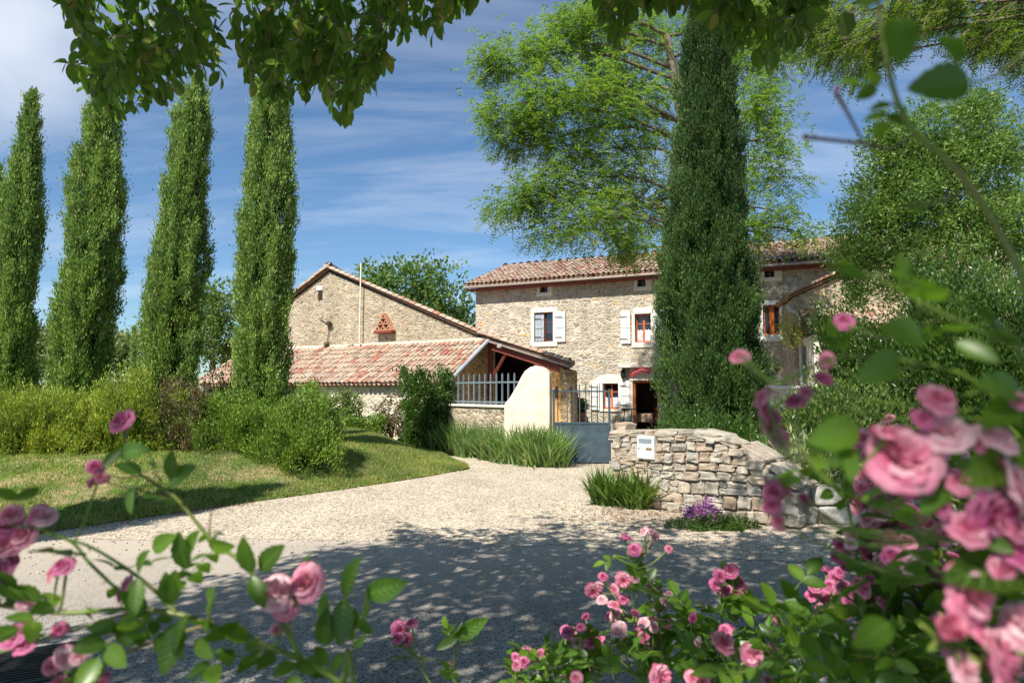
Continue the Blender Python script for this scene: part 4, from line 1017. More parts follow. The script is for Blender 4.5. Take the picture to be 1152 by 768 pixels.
# iris bands and clumps
def iris(label, segs, seed, mat, n, L, Wd=.03, name='iris_clump', gz=.0, arch=.8, group=None):
    """segs: polygon axis points [(x,y,halfwidth)]"""
    rr = np.random.default_rng(seed); mb = MB(); xs = np.array([s[0] for s in segs], float); ys = np.array([s[1] for s in segs], float); ws = np.array([s[2] for s in segs], float)
    t = rr.uniform(0, len(segs)-1, n); i0 = np.minimum(t.astype(int), len(segs)-2); f = t-i0
    cx0 = xs[i0]*(1-f)+xs[i0+1]*f; cy0 = ys[i0]*(1-f)+ys[i0+1]*f; ww_ = ws[i0]*(1-f)+ws[i0+1]*f
    # fans: group the blades
    nf = n//9; fx = rr.integers(0, n, nf); src = fx[rr.integers(0, nf, n)]
    oy = rr.uniform(-1, 1, n); ox = rr.uniform(-1, 1, n)
    bx = cx0[src]+ww_[src]*ox[src]*.7+rr.normal(0, .035, n); by = cy0[src]+ww_[src]*oy[src]+rr.normal(0, .035, n)
    mx0, my0 = xs.mean(), ys.mean()
    A = np.stack([rr.normal(0, .38, n), rr.normal(-.1, .38, n), np.ones(n)], 1)
    NN = -A*[1, 1, 0]+rr.normal(0, .1, (n, 3))
    NN = np.stack([A[:, 0], A[:, 1], np.full(n, -.6)], 1)
    P = np.stack([bx-mx0, by-my0, np.zeros(n)], 1)
    Ln = L*rr.uniform(.55, 1.15, n); W_ = Wd*rr.uniform(.7, 1.2, n)
    mb.inst(BLADE, P, A, Ln, W_, NN, T=Ln*.09*arch*rr.uniform(.2, 1.6, n))
    o = mb.build(name, M[mat]); o.location = (mx0, my0, gz); return tag(o, label, 'iris', group)
p = [gnd(490, 510), gnd(520, 513), gnd(560, 519), gnd(600, 525), gnd(628, 526)]
iris('long band of grey green iris leaves along the drive before the gate pillar', [(p[0].x, p[0].y+.3, .3), (p[1].x, p[1].y+.3, .42), (p[2].x, p[2].y+.3, .42), (p[3].x, p[3].y+.35, .42), (p[4].x, p[4].y+.3, .34)], 61, 'iris', 4200, .98, .042)
iris('low grassy clump trailing left of the iris band beside the path', [(gnd(470, 500).x, 19.2, .3), (gnd(492, 505).x, 18.2, .35)], 64, 'iris', 700, .42, .02)
q0, q1 = gnd(682, 571), gnd(715, 573)
iris('dark green iris clump at the left foot of the dry stone wall, left half', [(q0.x-.12, q0.y+.25, .12), (q0.x+.10, q0.y+.25, .14)], 62, 'irisdeep', 330, .60, .036)
iris('upright green iris clump against the foot of the dry stone wall below the mailbox', [(q1.x-.05, q1.y+.12, .12), (q1.x+.18, q1.y+.12, .12)], 63, 'irisdeep', 360, .64, .04)
iris('iris leaves rising behind the sloping end of the stone wall', [(3.6, 9.9, .2), (4.4, 10.2, .3)], 65, 'irisdeep', 420, .75, .035, gz=.35)

# ------------------------------------------------------------------ low wall with railing, pillar, gate
LF = Frame(*(lambda p: (p.x, p.y))(at(497, 480, 18.6)), math.atan2(16.55-18.6, at(569, 480, 16.55).x-at(497, 480, 18.6).x))
lx1 = LF.px(573, 460)[0]; _, lzt = LF.px(540, 455)
lw = empty('railing_wall', 'low rubble wall with a flat coping carrying the grey railing', 'wall', (LF.o.x, LF.o.y, 0), LF.a)
mb = MB(); mb.box(-.3, lx1, 0, .3, -.05, lzt-.06); mb.build('wall', M['barn_stone'], lw)
mb = MB(); mb.box(-.34, lx1-.003, -.05, .35, lzt-.06, lzt, bev=.012); mb.build('coping', M['lime'], lw)
rl = empty('iron_railing', 'grey iron railing with pointed bars on the low wall left of the pillar', 'railing', (LF.o.x, LF.o.y, lzt), LF.a)
_, zr1 = LF.px(540, 430); _, zr2 = LF.px(540, 419.5); _, zr0 = LF.px(540, 452)
for zz in (zr1, zr0):
    mb = MB(); mb.box(-.2, lx1+.30, .12, .15, zz-lzt-.02, zz-lzt+.02); mb.build('rail', M['rail'], rl)
nb_ = 14
for i in range(nb_):
    x_ = -.12+(lx1+.38)*i/nb_
    mb = MB(); h_ = zr2-lzt; mb.box(x_-.014, x_+.014, .118, .153, .0, h_-.06); mb.poly([(x_-.014, .118, h_-.06), (x_+.014, .118, h_-.06), (x_+.014, .153, h_-.06), (x_-.014, .153, h_-.06), (x_, .135, h_)], [(0, 1, 4), (1, 2, 4), (2, 3, 4), (3, 0, 4)]); mb.build('bar', M['rail'], rl)

PF = Frame(*(lambda p: (p.x, p.y))(at(567, 500, 16.0)), math.radians(-13))
ol = [PF.px(*q) for q in ((567, 478), (567, 455), (574, 446), (581, 434), (586, 424), (590, 417.5), (596, 413), (603, 411.2), (610, 412.5), (615, 415.5), (618.5, 420), (618.5, 478))]
ol = [(a, max(z, 0)) for a, z in ol]; ol[0] = (ol[0][0], -.05); ol[-1] = (ol[-1][0], -.05)
mb = MB(); mb.prism(ol, 0, .34); pil = mb.build('gate_pillar', M['pillar']); pil.location = (PF.o.x, PF.o.y, 0); pil.rotation_euler = (0, 0, PF.a)
bv = pil.modifiers.new('b', 'BEVEL'); bv.width = .035; bv.segments = 3; bv.limit_method = 'ANGLE'; bv.angle_limit = .5
tag(pil, 'cream rendered gate pillar with a swept curved shoulder', 'pillar')
GF = Frame(*(lambda p: (p.x, p.y))(at(622, 520, 15.75)), math.radians(0))
gt = empty('iron_gate', 'dark blue grey iron gate leaf with solid lower panel and upright bars', 'gate', (GF.o.x, GF.o.y, 0), 0)
gx1 = GF.px(686.5, 480)[0]; _, gz1 = GF.px(650, 476); _, gzr = GF.px(650, 440); _, gzt = GF.px(650, 432); _, gz0 = GF.px(650, 519.5)
mb = MB(); mb.box(.02, gx1, -.006, .006, gz0, gz1); mb.build('panel', M['gate'], gt)
for za_, zb_, xs_, ys_ in ((gz1-.02, gz1+.025, 0, .02), (gz0-.01, gz0+.03, 0, .02), (gzr-.018, gzr+.018, -.02, .013)):
    mb = MB(); mb.box(xs_, gx1, -ys_, ys_, za_, zb_, bev=.004); mb.build('rail', M['gate'], gt)
for x_ in (0, gx1-.04):
    mb = MB(); mb.box(x_, x_+.05, -.026, .026, max(.03, gz0-.03), gzr+.05, bev=.004); mb.build('stile', M['gate'], gt)
xa_ = [GF.px(q, 450)[0] for q in (627.5, 638, 645.5, 652, 659, 665.5, 672, 679)]
for x_ in xa_:
    mb = MB(); mb.box(x_-.012, x_+.012, -.012, .012, gz1+.025, gzt-.03); mb.poly([(x_-.012, -.012, gzt-.03), (x_+.012, -.012, gzt-.03), (x_+.012, .012, gzt-.03), (x_-.012, .012, gzt-.03), (x_, 0, gzt+.03)], [(0, 1, 4), (1, 2, 4), (2, 3, 4), (3, 0, 4)]); mb.build('bar', M['gate'], gt)
mb = MB(); mb.box(.06, .12, -.04, .04, gzr-.16, gzr+.12, bev=.01); mb.build('latch', M['black'], gt)

# round clipped plant in a pot beyond the gate
pb = at(653, 478, 25.0)
pt = empty('potted_shrub', 'round potted shrub on a stand seen through the gate bars', 'potted plant', (pb.x, pb.y, 0))
mb = MB(); mb.lathe([(.12, .0), (.14, .02), (.03, .1), (.03, .5), (.16, .55), (.22, .8), (.24, .86), (.2, .88)], (0, 0, 0), 16); mb.build('pot', M['terracotta'], pt, True)
mb = MB(); rr = np.random.default_rng(3); n = 1500; D = unit(rr.normal(0, 1, (n, 3)))
mb.inst(KITE, D*rr.uniform(.1, .3, (n, 1))+[0, 0, 1.1], D+rr.normal(0, .5, (n, 3)), .07, .04, rr.normal(0, 1, (n, 3))); mb.build('foliage', M['climber'], pt)

# ------------------------------------------------------------------ dry stone wall with mailbox
SF = Frame(1.56, 10.35, math.atan2(8.77-10.35, 3.16-1.56))
sw = empty('stone_wall', 'curving rubble stone wall right of the gate, carrying the white mailbox', 'wall', (1.56, 10.35, 0), SF.a)
tops = [SF.px(692, 485), SF.px(740, 484), SF.px(790, 484), SF.px(815, 491), SF.px(840, 502), SF.px(862, 513), SF.px(884, 545)]
TX = [a for a, _ in tops]; TZ = [b for _, b in tops]; TX[0] = 0
WL = TX[-1]
def rock(mb, c, s, rs, rot=None, rough=.10, tm=superell(20, 14, .24), ang=None):
    tv, tf = tm; a = rs.uniform(-.05, .05) if ang is None else ang; sd_ = rs.uniform(0, 100); V = []; sk = rs.uniform(-.14, .14); sk2 = rs.uniform(-.12, .12)
    for x, y, z in tv:
        nv = mnoise.noise(Vector((x*1.6+sd_, y*1.6, z*1.6)))*rough*2.0+mnoise.noise(Vector((x*3.5+sd_, y*3.5, z*3.5)))*rough*1.3+abs(mnoise.noise(Vector((x*8+sd_, y*8, z*8))))*rough*.7
        k = 1+nv; x_, y_, z_ = x*k*s[0], y*k*s[1], z*k*s[2]
        x_ += z*s[0]*sk; z_ += x*s[2]*sk2; V.append((c[0]+x_*math.cos(a)-z_*math.sin(a), c[1]+y_, c[2]+x_*math.sin(a)+z_*math.cos(a)))
    mb.poly(V, tf)
rs = random.Random(12); mb = MB(); z = 0.0
zrows = []
while z < 1.25:
    h = rs.uniform(.10, .20); zrows.append((z, h)); z += h
for z, h in zrows:
    x = -.04+rs.uniform(-.05, .05)
    while x < WL+.1:
        w = rs.uniform(.12, .31)*(1.15 if h > .17 else .85); xc = x+w/2
        zt_ = float(np.interp(xc, TX, TZ))-.07
        dz = .035*math.sin(xc*3.1+z*4)
        if z+dz < zt_-.03:
            hh = min(h, zt_-(z+dz))
            if rs.random() < .22 and hh > .16:
                rock(mb, (xc, .03+rs.uniform(-.02, .02), z+dz+hh*.25), (w/2-.006, .10, hh*.25-.004), rs); rock(mb, (xc, .03+rs.uniform(-.02, .02), z+dz+hh*.75), (w/2-.006, .10, hh*.25-.004), rs)
            else: rock(mb, (xc, .03+rs.uniform(-.025, .02), z+dz+hh/2), (w/2-.007, .11, hh/2-.006), rs)
        x += w
# end stones on the left and back face
z = 0
while z < 1.05:
    h = rs.uniform(.14, .24); rock(mb, (-.02, .28, z+h/2), (.10, .14, h/2-.006), rs); z += h
mb.build('stonework', M['wallstone'], sw)
mb = MB(); x = -.08
while x < WL-.02:
    w = rs.uniform(.18, .42); xc = x+w/2; z0c = float(np.interp(x, TX, TZ)); z1c = float(np.interp(x+w, TX, TZ)); an = math.atan2(z1c-z0c, w)
    rock(mb, (xc, .10, (z0c+z1c)/2-.035), (w/2+.01, .17, .045), rs, ang=an+rs.uniform(-.05, .05)); rock(mb, (xc+rs.uniform(-.1, .1), .34, (z0c+z1c)/2-.04), (w/2+.01, .12, .045), rs, ang=an)
    x += w
mb.build('coping', M['wallstone'], sw)
mb = MB(); ol = [(-.02, -.05)]+[(WL, -.05)]+[(a, b-.09) for a, b in list(zip(TX, TZ))[::-1]]; ol[2] = (WL, max(.1, TZ[-1]-.09)); mb.prism(ol, -.02, .38); mb.build('mortar', M['wallmortar'], sw)
# mailbox
m0 = SF.rect(716.5, 490, 735.5, 516.5, -.12)
mbx = empty('mailbox', 'white metal mailbox with grey slot plate set in the stone wall', 'mailbox', (SF.o.x, SF.o.y, 0), SF.a)
mb = MB(); mb.box(m0[0], m0[1], -.125, .03, m0[2], m0[3], bev=.008); mb.build('body', M['mailbox'], mbx)
w_ = m0[1]-m0[0]; h_ = m0[3]-m0[2]
mb = MB(); mb.box(m0[0]+w_*.02, m0[1]-w_*.02, -.131, -.1255, m0[2]+h_*.05, m0[2]+h_*.62, bev=.002); mb.build('door', M['mailbox'], mbx)
mb = MB(); mb.box(m0[0]+w_*.12, m0[1]-w_*.12, -.134, -.1255, m0[2]+h_*.70, m0[2]+h_*.88, bev=.002); mb.build('slot', M['greypanel'], mbx)
mb = MB(); mb.box(m0[0]+w_*.55, m0[1]-w_*.10, -.136, -.1315, m0[2]+h_*.40, m0[2]+h_*.51); mb.build('name_plate', M['brass'], mbx)
mb = MB(); mb.box(m0[0]+w_*.10, m0[0]+w_*.17, -.138, -.1315, m0[2]+h_*.42, m0[2]+h_*.49, bev=.004); mb.build('lock', M['black'], mbx)

# low block wall continuing right
KF = Frame(3.30, 8.75, math.radians(-2))
kw_ = empty('garden_wall', 'low wall of large grey stone blocks continuing right below the shrubs', 'wall', (3.30, 8.75, 0), KF.a)
mb = MB(); rs = random.Random(5); ztop = .50
BLK = superell(16, 10, .28)
for z, h, w0 in ((0, .24, .5), (.245, .25, .62)):
    x = rs.uniform(-.05, .05)
    while x < 5.5:
        w = w0*rs.uniform(.75, 1.25); rock(mb, (x+w/2, .12+rs.uniform(-.01, .01), z+h/2), (w/2-.012, .15, h/2-.008), rs, rough=.035, tm=BLK, ang=rs.uniform(-.01, .01)); x += w
mb.build('stonework', M['kerbstone'], kw_)
mb = MB(); mb.box(0, 5.6, .05, .24, -.02, .44); mb.build('mortar', M['wallmortar'], kw_)
# raised planting bed behind the walls
mb = MB(); V = []; F = []; nx, ny = 30, 24
for i in range(nx):
    for j in range(ny):
        x = 2.2+8*i/(nx-1); y = 8.95+5.5*j/(ny-1); hgt = .40*sms((x-1.9-(10.2-y)*0.9)/.8) if y < 10.6 else .40*sms((x-2.0)/1.2)
        if x > 3.3: hgt = .42
        V.append((x, y, -.03+hgt*sms((14.5-y)/1.5)+.03*mnoise.noise(Vector((x*2, y*2, 0)))))
for i in range(nx-1):
    for j in range(ny-1): F.append((i*ny+j, (i+1)*ny+j, (i+1)*ny+j+1, i*ny+j+1))
mb.poly(V, F); o = mb.build('planting_bed', M['earth'], smooth=True); tag(o, kind='structure')

# flowers at the wall foot
pf = gnd(805, 600)
fl = empty('flower_cushion', 'purple flowering cushion at the foot of the stone wall', 'flowers', (pf.x, pf.y+.28, 0))
rr = np.random.default_rng(9); n = 1500
th = rr.uniform(0, 6.283, n); rd = np.sqrt(rr.random(n)); kz = np.array([.55+.8*abs(mnoise.noise(Vector((math.cos(a)*b*3, math.sin(a)*b*3, 4)))) for a, b in zip(th, rd)]); P = np.stack([.25*rd*np.cos(th)-.04+rr.normal(0, .02, n), .18*rd*np.sin(th)+.08, .36*kz*np.sqrt(1-rd**2*.8)+rr.normal(0, .025, n)], 1)
mb = MB(); mb.inst(OVAL, P, rr.normal(0, 1, (n, 3)), .026, .02, rr.normal(0, .6, (n, 3))+[0, -.3, 1]); mb.build('blossom', M['purple'], fl)
n = 5200; th = rr.uniform(0, 6.283, n); rd = np.sqrt(rr.random(n)); P = np.stack([.52*rd*np.cos(th)*(1+.25*np.sin(3*th))+.06, .19*rd*np.sin(th)*(1+.25*np.sin(5*th))-.04, .19*np.sqrt(1-rd**2*.9)*rr.random(n)], 1)
mb = MB(); mb.inst(KITE, P, rr.normal(0, 1, (n, 3))+[0, 0, .6], .035, .012, rr.normal(0, 1, (n, 3))); mb.build('foliage', M['shrubdark'], fl)

shrub('variegated_plant', 'pale cream variegated bush behind the end of the stone wall', 'shrub', (4.05, 9.55, .38), .42, .3, .42, 71, M['varieg'], 120, per=18, L=.09, Wd=.022, spread=.12, core=0)
shrub('bed_shrub', 'low dark spreading shrub overhanging the garden wall', 'shrub', (5.3, 9.7, .38), 1.2, .6, .42, 72, M['shrubdark'], 500, per=22, L=.05, Wd=.025, spread=.10, group='dark shrubs filling the raised bed')
shrub('bed_shrub', 'dark shrub under the cypress behind the stone wall', 'shrub', (3.25, 11.2, .3), .8, .5, .75, 73, M['shrubdark'], 420, per=22, L=.07, Wd=.03, spread=.12, group='dark shrubs filling the raised bed')
shrub('bed_shrub', 'tall dark evergreen mass right of the cypress below the window', 'shrub', (7.0, 12.6, .3), 1.35, 1.0, 2.35, 74, M['shrubdark'], 1500, per=24, L=.085, Wd=.04, spread=.15, group='dark shrubs filling the raised bed', power=.4)
shrub('bed_shrub', 'big dark leafy mass at the right edge behind the roses', 'shrub', (8.2, 11.2, .3), 1.7, 1.1, 3.1, 75, M['shrubdark'], 1700, per=24, L=.085, Wd=.04, spread=.15, group='dark shrubs filling the raised bed', power=.4)
shrub('bed_shrub', 'greenish mid height shrub between garden wall and dark masses', 'shrub', (5.3, 11.0, .35), 1.0, .6, 1.15, 76, M['climber'], 700, per=22, L=.07, Wd=.035, spread=.12, group='dark shrubs filling the raised bed')
p = at(891, 374, 20.3)
shrub('flowering_climber', 'yellow green climber hanging beside the right window', 'climber', (p.x, 20.3, p.z-.35), .40, .2, .65, 77, M['yellowfl'], 60, per=22, L=.06, Wd=.035, spread=.14, core=0, stem=True)

# ------------------------------------------------------------------ trees
def tree(name, label, cat, base, trunk, blobs, seed, mat, bark='bark', L=.07, Wd=.03, density=60, per=14, spread=.22, tmpl=KITE, hang=.0, pinn=False, group=None, tr=.16, shell=.55):
    """blobs: (centre, (rx,ry,rz), n_clumps) in world; limbs run from trunk points to blobs"""
    root = empty(name, label, cat, base, 0, group); b = Vector(base); rr = np.random.default_rng(seed)
    mb = MB(); tp_ = spline([Vector(p)-b for p in trunk], 6); mb.tube(tp_, list(np.linspace(tr, tr*.35, len(tp_))), 10); mb.build('trunk', M[bark], root, True)
    lb = MB(); mb = MB()
    for bi, (c, rad, n) in enumerate(blobs):
        c = Vector(c); cl = c-b
        s0 = tp_[int(len(tp_)*min(.95, max(.3, .35+.5*(bi/len(blobs)))))]
        s0 = min(tp_[len(tp_)//4:], key=lambda q: (q-cl).length+max(0, q.z-cl.z)*2)
        mid = s0.lerp(cl, .5)+Vector((0, 0, .12*(cl-s0).length))
        pts = spline([s0, mid, cl], 5); r0 = tr*.22; lb.tube(pts, list(np.linspace(r0, .012, len(pts))), 6)
        D = unit(rr.normal(0, 1, (n, 3))); k = np.where(rr.random(n) < shell, rr.uniform(.8, 1.05, n), rr.uniform(.15, .85, n))
        kn = np.array([1+.55*mnoise.noise(Vector(d)*2.2+Vector((seed+bi*3, 0, 0))) for d in D])
        P = np.array(cl)+D*np.array(rad)*(k*kn)[:, None]
        for q in rr.choice(n, max(1, n//10)):
            lb.tube([tuple(cl), tuple((np.array(cl)+P[q])/2+[0, 0, .1]), tuple(P[q])], [.02, .012, .005], 4, caps=False)
        if pinn:
            # compound leaves: each a drooping rachis with paired leaflets
            m = n*per; C2 = np.repeat(P, per, 0)+rr.normal(0, spread*.5, (m, 3)); D2 = unit(np.repeat(D, per, 0)*[1, 1, .5]+rr.normal(0, .6, (m, 3))+[0, 0, -hang])
            sidev = unit(np.cross(D2, np.array([0, 0, 1.])+rr.normal(0, .3, (m, 3)))); RL = L*rr.uniform(.7, 1.2, m)
            for q in range(pinn):
                f = (q+.7)/pinn
                for sg in (-1, 1):
                    base_ = C2+D2*(RL*f)[:, None]+np.array([0, 0, -1.])*(RL*.25*f*f)[:, None]
                    A = D2*.45+sidev*sg; mb.inst(tmpl, base_, A, Wd*2.6*rr.uniform(.8, 1.2, m), Wd, rr.normal(0, .5, (m, 3))+[0, 0, 1])
        else:
            cluster_leaves(mb, P, unit(D+np.array([0, 0, .2])), per, spread, L, Wd, rr, up=.25-hang, out_=.6, rnd_=.75, tmpl=tmpl)
    lb.build('limbs', M[bark], root, True); mb.build('crown', mat, root); return root
A_ = at
D0 = 18.5
blobs = []
for px_, py_, rx, ry, n, dd in ((590, 62, 45, 22, 55, 0), (560, 74, 22, 12, 20, 0), (650, 45, 48, 32, 60, .5), (700, 30, 55, 35, 70, 1), (652, 18, 14, 14, 14, 0), (640, 110, 70, 30, 100, -.3), (575, 135, 38, 18, 40, 0), (548, 125, 10, 8, 8, 0), (610, 160, 55, 26, 70, .5),
                                (700, 100, 70, 50, 130, 1), (700, 170, 60, 40, 100, .5), (640, 205, 50, 24, 60, 0), (590, 222, 38, 16, 40, -.2), (562, 238, 14, 10, 12, 0), (660, 245, 62, 24, 70, -.3), (620, 258, 30, 12, 20, -.3), (715, 235, 45, 38, 70, 1), (715, 280, 45, 14, 34, .3),
                                (860, 60, 40, 50, 80, 1), (850, 130, 42, 40, 70, .5), (875, 160, 22, 12, 16, 0), (862, 205, 38, 26, 40, .3), (882, 238, 20, 10, 12, 0), (855, 262, 36, 18, 34, .5), (905, 262, 28, 10, 16, 0), (800, 60, 60, 60, 80, 2), (790, 200, 60, 60, 60, 2)):
    c = A_(px_, py_, D0+dd); blobs.append((c, (rx*D0/768, max(.5, (rx+ry)/2*D0/768*.8), ry*D0/768), n))
tb_ = A_(800, 470, 19); 
tree('locust_tree', 'tall airy locust tree with feathery green crown behind the dark cypress', 'tree', (tb_.x, 19, 0), [(tb_.x, 19, 0), (tb_.x-.1, 19, 3), A_(785, 250, 19), A_(765, 120, 19), A_(750, 40, 19)], blobs, 81, M['locust'], L=.30, Wd=.038, per=11, spread=.40, pinn=5, hang=.35, tr=.26)
# thin branch hanging over the facade
# right hand tree: dense light green
D1 = 15.0; blobs = []
for px_, py_, rx, ry, n in ((1055, 165, 62, 45, 230), (1120, 170, 50, 50, 200), (1010, 215, 50, 38, 170), (985, 250, 40, 26, 110), (1080, 245, 75, 50, 260), (1140, 270, 45, 60, 200), (1010, 290, 60, 34, 160), (1085, 330, 80, 45, 220), (965, 330, 22, 14, 30), (1100, 120, 30, 18, 60), (1000, 165, 30, 30, 90), (958, 285, 24, 20, 60), (1050, 200, 60, 60, 160)):
    c = A_(px_, py_, D1); blobs.append((c, (rx*D1/768, (rx+ry)/2*D1/768, ry*D1/768), n))
tb2 = A_(1075, 470, 15.3)
tree('ash_tree', 'rounded light green tree at the right edge in front of the side wing', 'tree', (tb2.x, 15.3, 0), [(tb2.x, 15.3, 0), (tb2.x, 15.3, 2), A_(1070, 250, 15.3), A_(1085, 170, 15.3)], blobs, 82, M['shrublight'], L=.10, Wd=.036, per=40, spread=.24, tr=.15)
# far trees
def far(label, blobs_px, D, seed, mat, basepx, group='trees in the distance', **kw):
    blobs = [(A_(a, b, D), (rx*D/768, (rx+ry)/2*D/768, ry*D/768), n) for a, b, rx, ry, n in blobs_px]
    b = A_(basepx, 440, D); top = Vector(blobs[0][0])
    kw.setdefault('L', .28); kw.setdefault('Wd', .15)
    tree('distant_tree', label, 'tree', (b.x, D, 0), [(b.x, D, 0), (b.x, D, 1.5), tuple(top)], blobs, seed, M[mat], group=group, per=18, spread=.55, tr=.22, **kw)
far('dark green tree crown rising behind the barn roof ridge', [(470, 325, 45, 30, 120), (430, 318, 26, 24, 60), (500, 345, 36, 24, 70), (455, 350, 50, 26, 70), (520, 365, 16, 16, 30)], 40, 91, 'fartree', 470)
far('light tree glimpsed between the third and fourth cypresses', [(238, 340, 22, 28, 70), (232, 385, 26, 26, 70), (250, 365, 22, 30, 60)], 30, 92, 'fartree', 240, L=.2, Wd=.1)
far('pale grey green tree between the first two cypresses', [(32, 385, 22, 20, 60), (40, 405, 24, 22, 60), (22, 410, 20, 16, 40)], 42, 93, 'farpale', 34)
far('olive coloured tree between the second and third cypresses', [(135, 392, 20, 18, 50), (120, 405, 16, 20, 40), (148, 410, 14, 14, 30)], 34, 94, 'farpale', 132)

# the overhanging broad leaved tree: hanging sprays in view, crown above the camera
EDGE = [(66, -5), (80, 22), (95, 55), (103, 95), (112, 118), (140, 132), (152, 118), (175, 112), (190, 112), (215, 92), (235, 98), (252, 104), (262, 104), (258, 84), (250, 60), (250, 25), (262, 20), (262, 62), (275, 82), (290, 100), (310, 122), (325, 124), (345, 104), (360, 96), (372, 112), (386, 136), (400, 126), (412, 104), (430, 92), (428, 60), (436, 34), (450, 40), (463, 44), (475, 28), (490, 48), (500, 22), (512, 8), (530, 2), (545, -8)]
EX = [a for a, _ in EDGE]
def low1(px_):
    best = -20
    for (a, b), (c, d) in zip(EDGE[:-1], EDGE[1:]):
        if a != c and min(a, c) <= px_ <= max(a, c): best = max(best, b+(d-b)*(px_-a)/(c-a))
    return best
EDGE2 = [(672, -8), (684, 30), (690, 52), (700, 20), (715, 8), (745, 4), (780, 8), (808, 22), (820, 50), (835, 46), (850, 66), (866, 76), (878, 70), (888, 44), (900, 34), (915, 26), (930, -8)]
def low2(px_): return float(np.interp(px_, [a for a, _ in EDGE2], [b for _, b in EDGE2]))
ov = empty('overhanging_tree', 'large broad leaved tree overhead whose leafy twigs hang across the top of the view', 'tree', (2.6, -3.2, 0))
ob = Vector((2.6, -3.2, 0)); rr = np.random.default_rng(101); lm_ = MB(); tw_ = MB()
def spray(px0, py0, px1, py1, D, nl=None, Ls=.112):
    a = at(px0, py0, D-.35)-ob; b = at(px1, py1, D)-ob; mid = a.lerp(b, .5)+Vector((rr.normal(0, .05), rr.normal(0, .05), .06))
    pts = spline([a, mid, b], 6); tw_.tube(pts, list(np.linspace(.006, .0018, len(pts))), 4, caps=False)
    ln_ = (b-a).length; k = nl or max(3, int(ln_/.035)); P = []; A = []
    for i in range(k):
        t = .08+.92*(i+.5)/k; q = pts[min(len(pts)-1, int(t*(len(pts)-1)))]; P.append(np.array(q)+rr.normal(0, .012, 3)); d = np.array((b-a).normalized())
        A.append(d*.5+rr.normal(0, .55, 3)+np.array([0, 0, -.45]))
    P.append(np.array(b)); A.append(np.array((b-a).normalized())+[0, 0, -.6])
    m = len(P); Lf = Ls*rr.uniform(.6, 1.15, m); lm_.inst(RICH if True else OVAL, P, A, Lf, Lf*.50, rr.normal(0, .8, (m, 3))+[0, -.4, .5], T=Lf*.5)
cnt = 0
while cnt < 300:
    x = rr.uniform(60, 540); lo = low1(x)+8
    if lo < 8 and rr.random() < .7: continue
    yy = lo-abs(rr.normal(0, 26))-9 if rr.random() < .55 else rr.uniform(-20, max(-10, lo-12))
    if 226 < x < 276 and yy > 0 and rr.random() < .93: continue
    spray(x+rr.normal(0, 13)+(10 if x > 250 else -10), yy-rr.uniform(28, 75), x, yy, rr.uniform(3.7, 5.3)); cnt += 1
cnt = 0
while cnt < 130:
    x = rr.uniform(672, 930); lo = low2(x)+8; yy = lo-abs(rr.normal(0, 16))-7
    if yy < -25: continue
    spray(x+rr.normal(0, 14), yy-rr.uniform(25, 60), x, yy, rr.uniform(3.9, 5.0)); cnt += 1
# crown above the view: accept clumps by where their shade falls
kx, ky = -saz.x/math.tan(math.radians(SUN_EL)), -saz.y/math.tan(math.radians(SUN_EL))
Cs = []; 
while len(Cs) < 2900:
    x, y, z = rr.uniform(-6.5, 9.5), rr.uniform(-6.5, 8), rr.uniform(3.5, 9)
    if z < 1.95+.66*max(y, 0) or (math.hypot(x, y) < 1.8 and z < 3.6): continue
    gx, gy = x+kx*z, y+ky*z
    lim = -3.1+.62*max(0, gy-5.0)
    hx, hy = x+kx*(z-1.4), y+ky*(z-1.4)
    if -1.2 < hx < 1.5 and .1 < hy < 2.4 and rr.random() < .85: continue
    e = gx-lim+.5*mnoise.noise(Vector((gx*1.2, gy*1.2, 1)))
    if e < 0 or gy < -1 or gx > 9.5: continue
    yl = 7.75+.3*mnoise.noise(Vector((gx*1.5, 3, 0)))
    if gy > yl:
        if gy > 9.6 or gx < -1.2 or rr.random() > (.30 if gx < 2 else .5): continue
        if mnoise.noise(Vector((gx*1.3, gy*2.2, 7))) < -.02: continue
    Cs.append((x, y, z))
Cs = np.array(Cs)-np.array(ob)
cluster_leaves(lm_, Cs, unit(rr.normal(0, 1, (len(Cs), 3))), 26, .36, .13, .075, rr, up=-.2, out_=.3, rnd_=.8, tmpl=OVAL)
lm_.build('crown', M['walnut'], ov)
# branches joining twigs to the trunk
trk = MB(); tpts = spline([(0, 0, -.1), (.1, .1, 1.5), (0, .3, 3.2), (-.3, .6, 5.5), (-.5, .8, 8)], 6); trk.tube(tpts, list(np.linspace(.26, .06, len(tpts))), 12); trk.build('trunk', M['greybark'], ov, True)
fork = Vector((-.05, .35, 3.4))
for tgt in ((-2.2, 4.4, 4.9), (-1.2, 4.4, 4.8), (-.4, 4.2, 4.7), (1.6, 4.6, 4.9), (-4.0, .5, 5.0), (-2.0, .2, 6.5), (3.0, 2.5, 6.5), (5.5, 0, 6.5), (.5, 2.5, 6.8)):
    t_ = Vector(tgt)-ob; mid = fork.lerp(t_, .5)+Vector((0, 0, .45)); p_ = spline([fork, mid, t_], 6); tw_.tube(p_, list(np.linspace(.07, .012, len(p_))), 7)
tw_.build('limbs', M['greybark'], ov, True)

